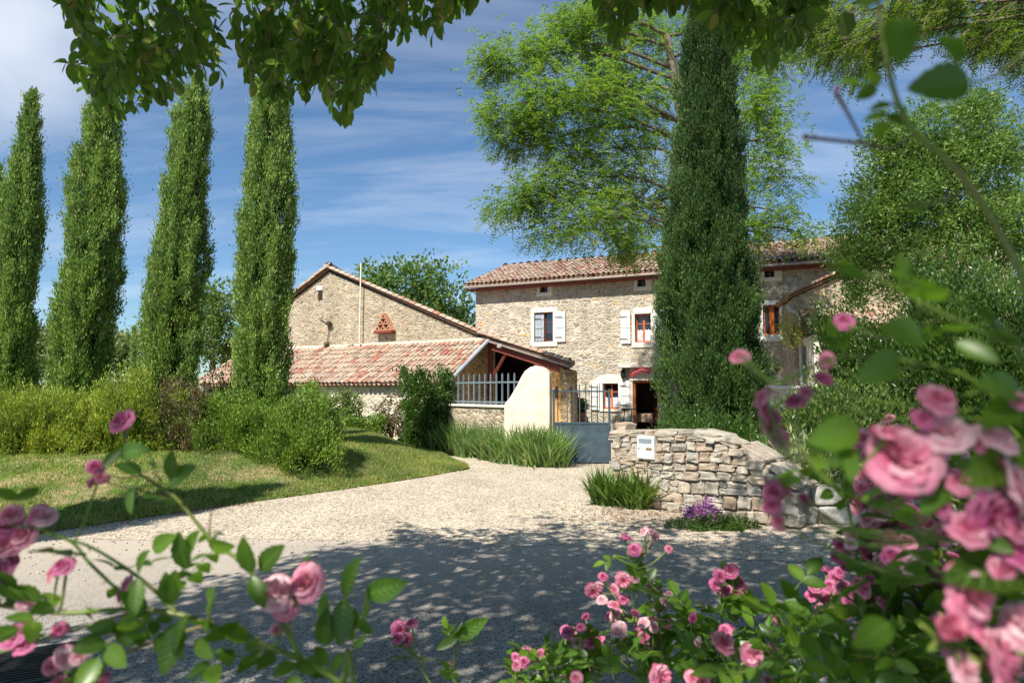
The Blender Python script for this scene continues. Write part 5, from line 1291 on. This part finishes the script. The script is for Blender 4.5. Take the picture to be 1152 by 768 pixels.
# feathery locust branches at the top right, nearer
EDGE3 = [(845, 10), (862, 40), (885, 60), (900, 72), (930, 86), (952, 106), (975, 96), (1000, 66), (1030, 52), (1055, 46), (1075, 74), (1095, 82), (1115, 70), (1135, 92), (1160, 110)]
D3 = 5.6
rb = empty('acacia_tree', 'near fine leaved acacia whose feathery branches fill the top right corner', 'tree', (6.4, 4.6, 0)); rbv = Vector((6.4, 4.6, 0))
rr = np.random.default_rng(111); lm_ = MB(); tw_ = MB()
tips = []
for i in range(680):
    x = rr.uniform(845, 1200); lo = float(np.interp(x, [a for a, _ in EDGE3], [b for _, b in EDGE3]))
    yy = lo-abs(rr.normal(0, 42))-4
    d_ = rr.uniform(5.0, 6.4); a = at(x+rr.uniform(10, 60), yy-rr.uniform(15, 45), d_)-rbv; b = at(x, yy, d_)-rbv
    pts = spline([a, a.lerp(b, .5)+Vector((0, 0, .04)), b], 4); tw_.tube(pts, .004, 4, caps=False); tips.append(a)
    m = 7
    P = np.array([np.array(pts[int(t*(len(pts)-1))]) for t in np.linspace(.15, 1, m)]); Dd = unit(np.tile(np.array((b-a).normalized()), (m, 1))+rr.normal(0, .6, (m, 3))+[0, 0, -.35]); sv_ = unit(np.cross(Dd, np.array([0, 0, 1.])+rr.normal(0, .3, (m, 3)))); RL = .15*rr.uniform(.7, 1.2, m)
    for q in range(8):
        f = (q+.5)/8
        for sg in (-1, 1): lm_.inst(KITE, P+Dd*(RL*f)[:, None]+np.array([0, 0, -1])*(RL*.3*f*f)[:, None], Dd*.5+sv_*sg, .030, .010, rr.normal(0, .4, (m, 3))+[0, 0, 1])
# upper crown out of view; farther clumps are added to shade the tall cypress
n = 420; x = rr.uniform(3.2, 9.5, n); y = rr.uniform(1.5, 8.5, n); z = rr.uniform(5.2, 9, n); ok = z > 1.9+.66*y; Cs = np.stack([x, y, z], 1)[ok]-np.array(rbv)
n = 520; x = rr.uniform(1.9, 5.2, n); y = rr.uniform(8.2, 11.8, n); z = rr.uniform(7.6, 13, n); ok = z > 2.5+.66*y; Cs = np.concatenate([Cs, np.stack([x, y, z], 1)[ok]-np.array(rbv)])
cluster_leaves(lm_, Cs, unit(rr.normal(0, 1, (len(Cs), 3))), 40, .7, .08, .03, rr, up=0, out_=.3, rnd_=.8)
lm_.build('crown', M['locust'], rb)
p_ = spline([(0, 0, -.1), (.05, 0, 2), (-.2, .1, 4.2), (-.6, .6, 7.5), (-2.4, 4.6, 10)], 6); trk = MB(); trk.tube(p_, list(np.linspace(.17, .05, len(p_))), 10); trk.build('trunk', M['bark'], rb, True)
for i in range(0, 230, 9):
    s0 = Vector((-.2, .1, 4.0)); p_ = spline([s0, s0.lerp(tips[i], .5)+Vector((0, 0, .3)), tips[i]], 5); tw_.tube(p_, list(np.linspace(.035, .006, len(p_))), 5)
tw_.build('limbs', M['bark'], rb, True)

# ------------------------------------------------------------------ drain grate
gp_ = gnd(18, 752)
dg = empty('drain_grate', 'dark iron drain grate in the road at the lower left corner', 'drain grate', (gp_.x, gp_.y, .006), math.radians(28))
mb = MB(); mb.box(-.32, .32, -.32, -.29, 0, .012); mb.box(-.32, .32, .29, .32, 0, .012); mb.box(-.32, -.29, -.29, .29, 0, .012); mb.box(.29, .32, -.29, .29, 0, .012); mb.build('frame', M['black'], dg)
mb = MB()
for i in range(14): mb.box(-.29, .29, -.28+i*.042, -.262+i*.042, .001, .011)
mb.build('slats', M['black'], dg)
mb = MB(); mb.box(-.29, .29, -.29, .29, -.0005, .0002); mb.build('pit_shade', M['black'], dg)  # thin black sheet standing for the shade below the slats

# ------------------------------------------------------------------ roses
def bloom_mesh(seed, open_=1.0, layers=((5, .95, 1.0, .55), (6, .80, .9, .62), (6, .62, .75, .68), (5, .42, .55, .70), (4, .24, .4, .68))):
    """unit radius bloom facing +Z; each layer: petals, radius, width, height"""
    rr = random.Random(seed); mb = MB(); nu, nv = 6, 6
    for li, (k, rad, wd, ht) in enumerate(layers):
        for i in range(k):
            a0 = 2*math.pi*(i+rr.uniform(-.15, .15))/k+li*.7; wsc = wd*rr.uniform(.85, 1.15); rsc = rad*rr.uniform(.88, 1.1); tilt = rr.uniform(-.08, .08); V = []
            for v in range(nv+1):
                q = v/nv
                for u in range(nu+1):
                    s_ = (u/nu*2-1)
                    half = (math.pi/k)*1.55*wsc*math.sin(math.pi*(.12+.62*q))**.8*(1.0 if q < .85 else .92)
                    ang = a0+s_*half
                    rim = 1-.16*s_*s_*q
                    r_ = rsc*(q**.55)*(1-.10*(1-abs(s_))*q)*open_*rim
                    if q > .75: r_ += (q-.75)*.45*rsc*open_
                    z_ = -.35+ht*q*1.15-.28*rad*open_*q*q-(max(0, q-.78)*.9*rad)+.05*math.sin(s_*4+i+li)*q+tilt*q-.10*s_*s_*q
                    V.append((r_*math.cos(ang), r_*math.sin(ang), z_+.16*(1-rad)))
            mb.poly(V, [(v*(nu+1)+u, v*(nu+1)+u+1, (v+1)*(nu+1)+u+1, (v+1)*(nu+1)+u) for v in range(nv) for u in range(nu)])
    return mb
def bud_mesh(seed):
    rr = random.Random(seed); return bloom_mesh(seed, .55, ((4, .95, 1.2, 1.25), (4, .75, 1.1, 1.35), (3, .5, .9, 1.35)))
BL = {}
for mk in ('petal', 'petaldeep', 'petalpale'):
    for v in range(3):
        mb = bloom_mesh(v*7+3, [1.0, 1.05, .9][v]); BL[(mk, v)] = mb.build('bloom', M[mk], None, True).data
    BL[(mk, 9)] = bud_mesh(5).build('bloom', M[mk], None, True).data
for o in list(COL.objects):
    if o.name.startswith('bloom') and o.type == 'MESH': bpy.data.objects.remove(o)
SEP = MB()
for i in range(5):
    a = 2*math.pi*i/5; V = [(0, 0, -.45)]
    for q, w in ((.35, .22), (.75, .16)):
        V += [(math.cos(a-w)*q*.9, math.sin(a-w)*q*.9, -.45+q*.35), (math.cos(a+w)*q*.9, math.sin(a+w)*q*.9, -.45+q*.35)]
    V.append((math.cos(a)*1.05, math.sin(a)*1.05, -.12)); SEP.poly(V, [(0, 1, 2), (1, 3, 4, 2), (3, 5, 4)])
SEP.lathe([(.10, -.72), (.18, -.6), (.2, -.48), (.1, -.4)], (0, 0, 0), 8)
sepo = SEP.build('sepals', M['cane']); SEPM = sepo.data; bpy.data.objects.remove(sepo)

class Rose:
    near = False
    def __init__(s, label, base, seed, group='pink climbing roses in the foreground'):
        s.b = Vector(base); s.root = empty('rose_bush', label, 'rose bush', base, 0, group); s.r = np.random.default_rng(seed); s.rs = random.Random(seed); s.lv = MB(); s.st = MB()
        s.nb = 0; s.cp = []
    def cane(s, pts, r0=.004, r1=.002, leaves=True, dens=9, ls=.045, thorn=True, m=0):
        P = spline([Vector(p)-s.b for p in pts], 8); s.st.tube(P, list(np.linspace(r0, r1, len(P))), 7, mi=m); s.cp += P[2:]
        L_ = sum((P[i+1]-P[i]).length for i in range(len(P)-1))
        if thorn:
            for k in range(int(L_*14)):
                i = s.rs.randrange(len(P)-1); d = Vector(s.r.normal(0, 1, 3)).normalized(); p = P[i]; s.st.tube([p, p+d*r0*3.2], [r0*.7, r0*.06], 4, mi=m, caps=False)
        if leaves:
            for k in range(max(1, int(L_*dens))):
                i = s.rs.randrange(1, len(P)); d = (P[i]-P[i-1]).normalized(); s.leaf(P[i]+s.b, np.array(d)*.6+s.r.normal(0, .75, 3)+[0, 0, .15], ls*s.r.uniform(.75, 1.2))
    def leaf(s, p, d, size, n=None, facing=None):
        """compound leaf of 3-7 leaflets"""
        d = Vector(d).normalized(); p = Vector(p)-s.b; n = n or s.rs.choice((3, 5, 5, 7)); side = d.cross(Vector((0, 0, 1))+Vector(s.r.normal(0, .3, 3))).normalized(); nn = side.cross(d)
        Lr = size*(.5+.42*(n//2)); P = [p+d*(Lr*t)-Vector((0, 0, 1))*(Lr*.15*t*t) for t in (0, .33, .66, 1)]
        s.st.tube(P, [size*.025, size*.02, size*.018, size*.015], 4, caps=False)
        pos = [P[-1]]; dirs = [d]; sz = [1.0]
        for k in range(n//2):
            q = P[0].lerp(P[-1], 1-(k+.7)/(n//2+.6))
            for sg in (-1, 1): pos.append(q); dirs.append(d*.55+side*sg); sz.append(.88-.1*k)
        m = len(pos); szz = size*np.array(sz)
        NN = np.tile(np.array(nn), (m, 1))+s.r.normal(0, .25, (m, 3))
        for tm, mi in ((SERR, 0), (RIBS, 1)): s.lv.inst(tm, [tuple(q) for q in pos], [tuple(q) for q in dirs], szz, szz*.62, NN, mi, T=szz*.6)
    def single(s, px_, py_, D, dx, dy, lpx, rnd_=.3, wr=.5):
        a = at(px_, py_, D)-s.b; b2 = at(px_+dx, py_+dy, D-.02)-s.b; L_ = (b2-a).length
        NN = [(s.r.normal(0, rnd_), -1, s.r.normal(.3, rnd_))]
        for tm, mi in ((SERR, 0), (RIBS, 1)): s.lv.inst(tm, [tuple(a)], [tuple(b2-a)], [L_], [L_*wr], NN, mi, T=[L_*.5])
    def bloom(s, px_, py_, D, rpx, mk=None, v=None, up=.5, stem=None):
        mk = mk or s.rs.choice(('petal', 'petal', 'petaldeep', 'petalpale')); v = s.rs.choice((0, 1, 2)) if v is None else v
        c = at(px_, py_, D)-s.b; R_ = rpx/768*D
        o = bpy.data.objects.new('bloom', BL[(mk, v)]); COL.objects.link(o); o.parent = s.root; o.location = c; o.scale = (R_,)*3
        d = Vector((s.r.normal(0, .45), -.75+s.r.normal(0, .3), up+s.r.normal(0, .35))).normalized(); o.rotation_euler = d.to_track_quat('Z', 'Y').to_euler(); s.nb += 1
        e = bpy.data.objects.new('sepals', SEPM); COL.objects.link(e); e.parent = o
        j = stem
        if s.cp and (j is None or isinstance(j, str) or True and j is not None and s.near):
            j = min(s.cp, key=lambda q: (q-c).length+max(0, q.z-c.z+R_)*2)+s.b
        if j is not None:
            jj = Vector(j)-s.b; bk = c-d*R_*.6; s.st.tube(spline([jj, jj.lerp(bk, .5)-Vector((0, 0, .1*(bk-jj).length)), bk], 4), [.0016*max(.7, min(1.6, R_/.012))]*9 if False else .0014*max(.8, min(1.8, R_/.012)), 5, caps=False)
        return o
    def cluster(s, pts, D, joint, mk=None, spread=.03, cane=None):
        j = at(*joint, D)
        for q in pts:
            s.bloom(q[0], q[1], D+s.r.normal(0, spread), q[2], mk=q[3] if len(q) > 3 else mk, v=q[4] if len(q) > 4 else None, stem=j)
        return j
    def done(s):
        s.lv.build('foliage', [M['roseleaf'], M['rib']], s.root, True); s.st.build('cane', [M['cane'], M['canedry']], s.root, True)

# left bush
D = .85
Rose.near = True
Rb = Rose('rose canes with pink blooms reaching in from the lower left corner', (.15, .55, 0), 201)
base = (.1, .5, 0)
Rb.cane([base, (-.05, .62, .7), at(400, 790, .8), at(383, 768, D), at(333, 739, D), at(267, 715, D), at(207, 692, D), at(143, 685, D), at(67, 689, D), at(-20, 678, D)], .0042, .0025, dens=10, ls=.034)
Rb.cane([at(200, 690, D), at(167, 658, D), at(133, 633, D), at(95, 612, D), at(50, 600, D)], .0026, .0016, dens=12, ls=.030)
Rb.cane([at(340, 742, D), at(283, 644, D), at(240, 609, D), at(200, 562, D), at(176, 545, D), at(147, 522, D), at(137, 480, D)], .0030, .0014, dens=12, ls=.030)
Rb.cane([at(133, 664, D), at(100, 632, D), at(80, 609, D), at(40, 594, D), at(-20, 588, D)], .0022, .0016, dens=12, ls=.030)
Rb.cane([at(150, 688, D), at(60, 715, D+.05), at(-20, 740, D+.05)], .002, .0014, dens=12, ls=.032)
Rb.cane([at(240, 700, D), at(150, 730, D), at(90, 760, D), at(40, 790, D)], .0025, .0016, dens=16, ls=.034)
Rb.cane([at(335, 735, D), at(322, 690, D), at(325, 668, D)], .0025, .002, dens=10, ls=.028)
Rb.cane([at(235, 608, D), at(236, 590, D), at(238, 575, D)], .0012, .0008, dens=20, ls=.018, thorn=False)
for q in ((25, 600, 17), (5, 612, 18), (44, 578, 12), (12, 578, 13), (52, 580, 12), (-5, 640, 20), (8, 590, 14)): Rb.bloom(q[0], q[1], D, q[2]*1.1, stem=at(20, 625, D))
for q in ((137, 472, 17, 'petaldeep'), (108, 524, 11, 'petaldeep'), (103, 542, 10, 'petaldeep'), (115, 536, 9, 'petal'), (70, 636, 15, 'petaldeep'), (58, 645, 11, 'petal'), (142, 656, 12, 'petal'), (135, 668, 9, 'petaldeep'), (32, 676, 14, 'petalpale'), (15, 712, 16, 'petaldeep'), (28, 725, 13, 'petaldeep'), (68, 708, 10, 'petaldeep'), (74, 741, 17, 'petalpale'), (90, 737, 12, 'petalpale'), (60, 748, 12, 'petal'), (70, 768, 15, 'petaldeep'), (110, 766, 12, 'petaldeep'), (313, 664, 22, 'petalpale'), (345, 654, 24, 'petal'), (322, 682, 15, 'petal'), (313, 710, 11, 'petalpale', 9), (-2, 655, 14, 'petaldeep')):
    Rb.bloom(q[0], q[1], D, q[2], q[3], q[4] if len(q) > 4 else None, stem=at(q[0]+6, q[1]+28, D+.02))
for q in ((388, 672, 12, -45), (388, 672, -6, 55), (412, 668, 44, -12), (366, 665, 0, 52), (283, 644, -12, -38), (292, 640, 24, -26), (283, 648, 14, 34), (210, 640, -12, -40), (210, 625, 10, -28), (193, 680, -8, -34), (190, 676, 6, -32), (155, 645, 8, -26), (172, 618, 22, -16), (160, 530, -30, -8), (150, 545, -6, 32), (190, 545, 26, -22), (195, 540, -4, -32), (155, 650, -4, 40), (212, 690, -22, 46), (205, 700, -25, 60), (220, 720, 18, 20), (365, 725, 2, -38), (45, 550, -30, 12), (20, 560, -26, -10), (235, 612, 26, 4), (138, 505, -24, 20), (135, 510, 28, -6)):
    Rb.single(q[0], q[1], D-.02, q[2], q[3], 0)
Rb.done()

# centre bush, nearly sharp
D = 1.9
Rose.near = False
Rc = Rose('rose bush with small clustered pink blooms along the bottom centre', (.55, 1.75, 0), 202); r_ = Rc.rs
def stemc(*p, r0=.004, r1=.002, dens=12, ls=.045, D=D, m=0): Rc.cane([(.5+r_.uniform(-.1, .1), 1.8, 0)]+[at(a, b, D) for a, b in p] if p[0][1] > 740 else [at(a, b, D) for a, b in p], r0, r1, dens=dens, ls=ls, m=m)
stemc((760, 800), (745, 735), (740, 690), (722, 660), (705, 620)); stemc((830, 790), (800, 720), (765, 690), (735, 660)); stemc((720, 640), (690, 625), (718, 628), (735, 610), dens=5)
stemc((640, 800), (625, 745), (600, 742)); stemc((500, 790), (480, 742), (468, 738), (455, 722), dens=3, ls=.03); stemc((525, 790), (512, 745), (513, 715), (520, 700), dens=5, ls=.045)
stemc((680, 800), (670, 740), (668, 716)); stemc((840, 800), (812, 700), (822, 662)); stemc((900, 800), (880, 740), (850, 700), (845, 690)); stemc((960, 800), (945, 720), (935, 672)); stemc((780, 790), (830, 750), (905, 700)); stemc((720, 800), (790, 740), (775, 700), (730, 720))
j = Rc.cluster([(451, 708, 11), (463, 700, 8, 'petaldeep'), (457, 719, 9), (448, 716, 8, 'petaldeep')], D, (468, 738), 'petaldeep')
Rc.cluster([(594, 735, 9), (603, 741, 8), (590, 744, 8), (608, 735, 7)], D, (612, 752), 'petaldeep')
Rc.cluster([(704, 604, 8, 'petaldeep'), (724, 597, 7, 'petalpale'), (738, 602, 7), (714, 617, 8, 'petaldeep'), (753, 617, 6), (733, 598, 5)], D, (715, 640))
Rc.cluster([(679, 648, 7, 'petaldeep'), (702, 653, 10, 'petal'), (715, 650, 7, 'petalpale'), (668, 665, 10, 'petal'), (677, 674, 7), (690, 663, 8), (674, 660, 7), (732, 660, 8, 'petalpale'), (748, 676, 7, 'petalpale'), (695, 690, 9), (752, 667, 6)], D, (722, 700))
Rc.cluster([(664, 712, 9), (673, 718, 8, 'petaldeep'), (666, 722, 8, 'petaldeep'), (695, 710, 10), (699, 718, 7), (718, 703, 7), (725, 716, 8), (737, 704, 7, 'petalpale'), (741, 722, 8), (750, 700, 6), (732, 725, 6, 'petalpale'), (742, 745, 8)], D, (735, 765))
Rc.cluster([(811, 648, 9), (822, 641, 9), (833, 653, 9), (815, 663, 10), (828, 666, 9), (806, 657, 8), (818, 653, 9), (838, 662, 7)], D, (828, 700), 'petaldeep')
Rc.cluster([(930, 640, 8), (940, 650, 9), (918, 658, 9), (925, 668, 9), (938, 670, 10), (951, 660, 8), (955, 676, 9), (912, 670, 7), (926, 684, 8), (945, 643, 7), (933, 658, 8), (950, 688, 8), (962, 668, 6)], D, (935, 710), 'petaldeep')
for q in ((745, 762, 16), (780, 762, 11), (815, 721, 15), (846, 736, 13), (648, 762, 8), (790, 765, 9)): Rc.bloom(q[0], q[1], 1.2, q[2], 'petal', stem=at(q[0]+8, q[1]+40, 1.2))
for i in range(46):
    x = Rc.r.uniform(580, 960); y = float(np.interp(x, [580, 640, 700, 800, 880, 960], [735, 705, 640, 700, 690, 690]))+Rc.r.random()*80
    Rc.bloom(x, y, D+Rc.r.normal(0, .1), Rc.r.uniform(5, 9), Rc.rs.choice(('petaldeep', 'petaldeep', 'petal', 'petalpale')), stem=at(x+Rc.r.uniform(-12, 12), y+45, D))
for i in range(105):
    x = Rc.r.uniform(560, 990); t_ = np.interp(x, [560, 640, 700, 800, 880, 990], [760, 745, 705, 740, 715, 700]); y = t_+Rc.r.random()**1.3*(795-t_)
    Rc.leaf(at(x, y, D+Rc.r.normal(0, .12)), Rc.r.normal(0, .7, 3)+[0, -.1, .5], .040*Rc.r.uniform(.7, 1.2))
for i in range(14):
    x = Rc.r.uniform(830, 1000); y = Rc.r.uniform(655, 760); Rc.leaf(at(x, y, 1.2), Rc.r.normal(0, .8, 3)+[0, -.2, .4], .045)
Rc.single(513, 718, D, 35, -22, 0, wr=.4); Rc.single(515, 716, D, -24, 14, 0, wr=.45); Rc.single(512, 714, D, 8, -8, 0)
Rc.done()

# right side: mid distance pink mass
D = 1.25
Rm = Rose('dense rose bush with many small pink blooms beyond the right foreground canes', (1.15, 1.3, 0), 203)
for i in range(7):
    x = 960+i*32; Rm.cane([(1.1, 1.3, 0), at(x+30, 800, D), at(x+10, 690, D), at(x, 600+20*(i % 3), D), at(x-12, 545+20*(i % 2), D)], .004, .002, dens=11, ls=.040)
for i in range(58):
    x = Rm.r.uniform(940, 1090); y = Rm.r.uniform(600, 720); Rm.bloom(x, y, D+Rm.r.normal(0, .1), Rm.r.uniform(6, 11), Rm.rs.choice(('petal', 'petaldeep', 'petalpale')))
for i in range(84):
    x = Rm.r.normal(1035, 55); y = Rm.r.normal(590, 42)
    if x < 955: x = 960+Rm.r.uniform(0, 60)
    if y < 500: y = 530
    Rm.bloom(x, y, D+Rm.r.normal(0, .1), Rm.r.uniform(8, 15), Rm.rs.choice(('petal', 'petaldeep', 'petal', 'petalpale')))
for q in ((970, 492, 12, 'petal'), (960, 498, 9, 'petaldeep'), (984, 486, 9, 'petal'), (972, 512, 9, 'petal'), (1000, 470, 8, 'petal'), (989, 515, 7, 'petaldeep')): Rm.bloom(*q[:2], D, q[2], q[3], stem=at(990, 540, D))
for i in range(120):
    Rm.leaf(at(Rm.r.uniform(975, 1170), Rm.r.uniform(500, 790), D+Rm.r.normal(0, .15)), Rm.r.normal(0, .7, 3)+[0, -.1, .4], .040*Rm.r.uniform(.7, 1.2))
for i in range(70):
    Rm.leaf(at(Rm.r.uniform(890, 1170), Rm.r.uniform(690, 800), D+Rm.r.normal(0, .1)), Rm.r.normal(0, .7, 3)+[0, -.1, .4], .045*Rm.r.uniform(.7, 1.2))
Rm.done()

# right side: very near, blurred
D = .48
Rose.near = True
Rn = Rose('very near out of focus rose canes with large pink blooms at the right edge', (.62, .40, 0), 204)
bs = (.62, .42, 0)
Rn.cane([bs, (.60, .45, .8), at(1230, 800, D), at(1170, 640, D), at(1165, 480, D), at(1152, 400, D), at(1100, 372, D), at(1045, 345, D), at(1000, 320, D), at(955, 300, D)], .0028, .0014, dens=5, ls=.019)
Rn.cane([at(1215, 700, D), at(1190, 420, D), at(1152, 318, D), at(1118, 250, D), at(1075, 190, D), at(1030, 150, D), at(1012, 120, D), at(1000, 80, D), at(990, 20, D), at(985, -40, D)], .0028, .0016, dens=6, ls=.018)
Rn.cane([at(1030, 152, D), at(1000, 168, D), at(975, 162, D), at(940, 158, D), at(905, 154, D)], .0011, .0016, leaves=False, m=1)
Rn.cane([at(971, 160, D), at(955, 130, D), at(940, 104, D)], .0009, .0016, leaves=False, m=1)
Rn.cane([at(1190, 20, D), at(1120, 85, D), at(1070, 92, D)], .0009, .0009, dens=12, ls=.016)
Rn.cane([at(1090, 215, D), at(1050, 228, D), at(1020, 230, D)], .0012, .001, dens=10, ls=.014)
Rn.cane([at(1170, 560, D), at(1090, 610, D), at(1000, 575, D), at(930, 540, D), at(900, 500, D)], .0016, .0012, dens=13, ls=.024)
Rn.cane([at(1150, 480, D), at(1080, 420, D), at(960, 400, D), at(900, 420, D), at(870, 430, D), at(835, 400, D)], .0014, .001, dens=6, ls=.017)
big_ = [(1080, 540, 16, 'petal'), (1108, 540, 15, 'petalpale'), (1140, 590, 20, 'petal'), (1060, 570, 13, 'petaldeep'), (1130, 640, 18, 'petal'), (1085, 750, 22, 'petalpale'), (1040, 470, 13, 'petaldeep'), (1150, 450, 12, 'petal'), (1018, 512, 38, 'petal'), (1000, 488, 20, 'petal'), (1030, 545, 20, 'petaldeep'), (1058, 448, 21, 'petal'), (1064, 484, 26, 'petalpale'), (1121, 490, 24, 'petalpale'), (1100, 498, 12, 'petal'), (1142, 545, 34, 'petalpale'), (1120, 580, 30, 'petaldeep'), (1090, 592, 24, 'petal'), (1095, 668, 32, 'petal'), (1062, 713, 26, 'petal', 9), (1125, 742, 42, 'petal'), (1158, 700, 30, 'petalpale'), (1150, 620, 24, 'petaldeep')]
for q in big_: Rn.bloom(q[0], q[1], D-.03, q[2]*1.08, q[3], q[4] if len(q) > 4 else None, stem=at(q[0]+20, q[1]+60, D))
D2 = .62
for q in ((832, 400, 13, 'petal'), (950, 360, 12, 'petaldeep'), (930, 405, 10, 'petal'), (927, 424, 12, 'petaldeep'), (895, 450, 13, 'petaldeep'), (908, 440, 9, 'petal'), (856, 446, 13, 'petal'), (862, 462, 15, 'petal'), (868, 480, 13, 'petal'), (878, 492, 12, 'petal'), (873, 470, 12, 'petaldeep'), (872, 552, 13, 'petaldeep'), (884, 548, 11, 'petal'), (868, 568, 12, 'petaldeep'), (876, 585, 11, 'petal'), (905, 560, 8, 'petaldeep'), (1000, 600, 9, 'petal')):
    Rn.bloom(q[0], q[1], D2, q[2], q[3], stem=at(q[0]+30, q[1]+30, D2))
for q in ((1145, 455, -35, 20), (1150, 505, -60, 35), (1060, 530, -18, 45), (1160, 640, -90, 5), (965, 480, -50, 15), (950, 500, 10, 40), (1100, 600, 40, 20), (1000, 700, -36, 24), (1090, 92, -60, 4), (1075, 385, 50, 20), (1150, 440, -45, -10), (940, 300, 35, 12), (1040, 380, -45, -14), (1010, 400, -40, 26), (1010, 20, 5, 45), (1060, 40, 22, 25)):
    Rn.single(q[0], q[1], D-.02, q[2], q[3], 0)
for q in ((905, 154, 5), (940, 103, 5)): Rn.bloom(q[0], q[1], D, q[2], 'petaldeep', 9)
Rn.done()
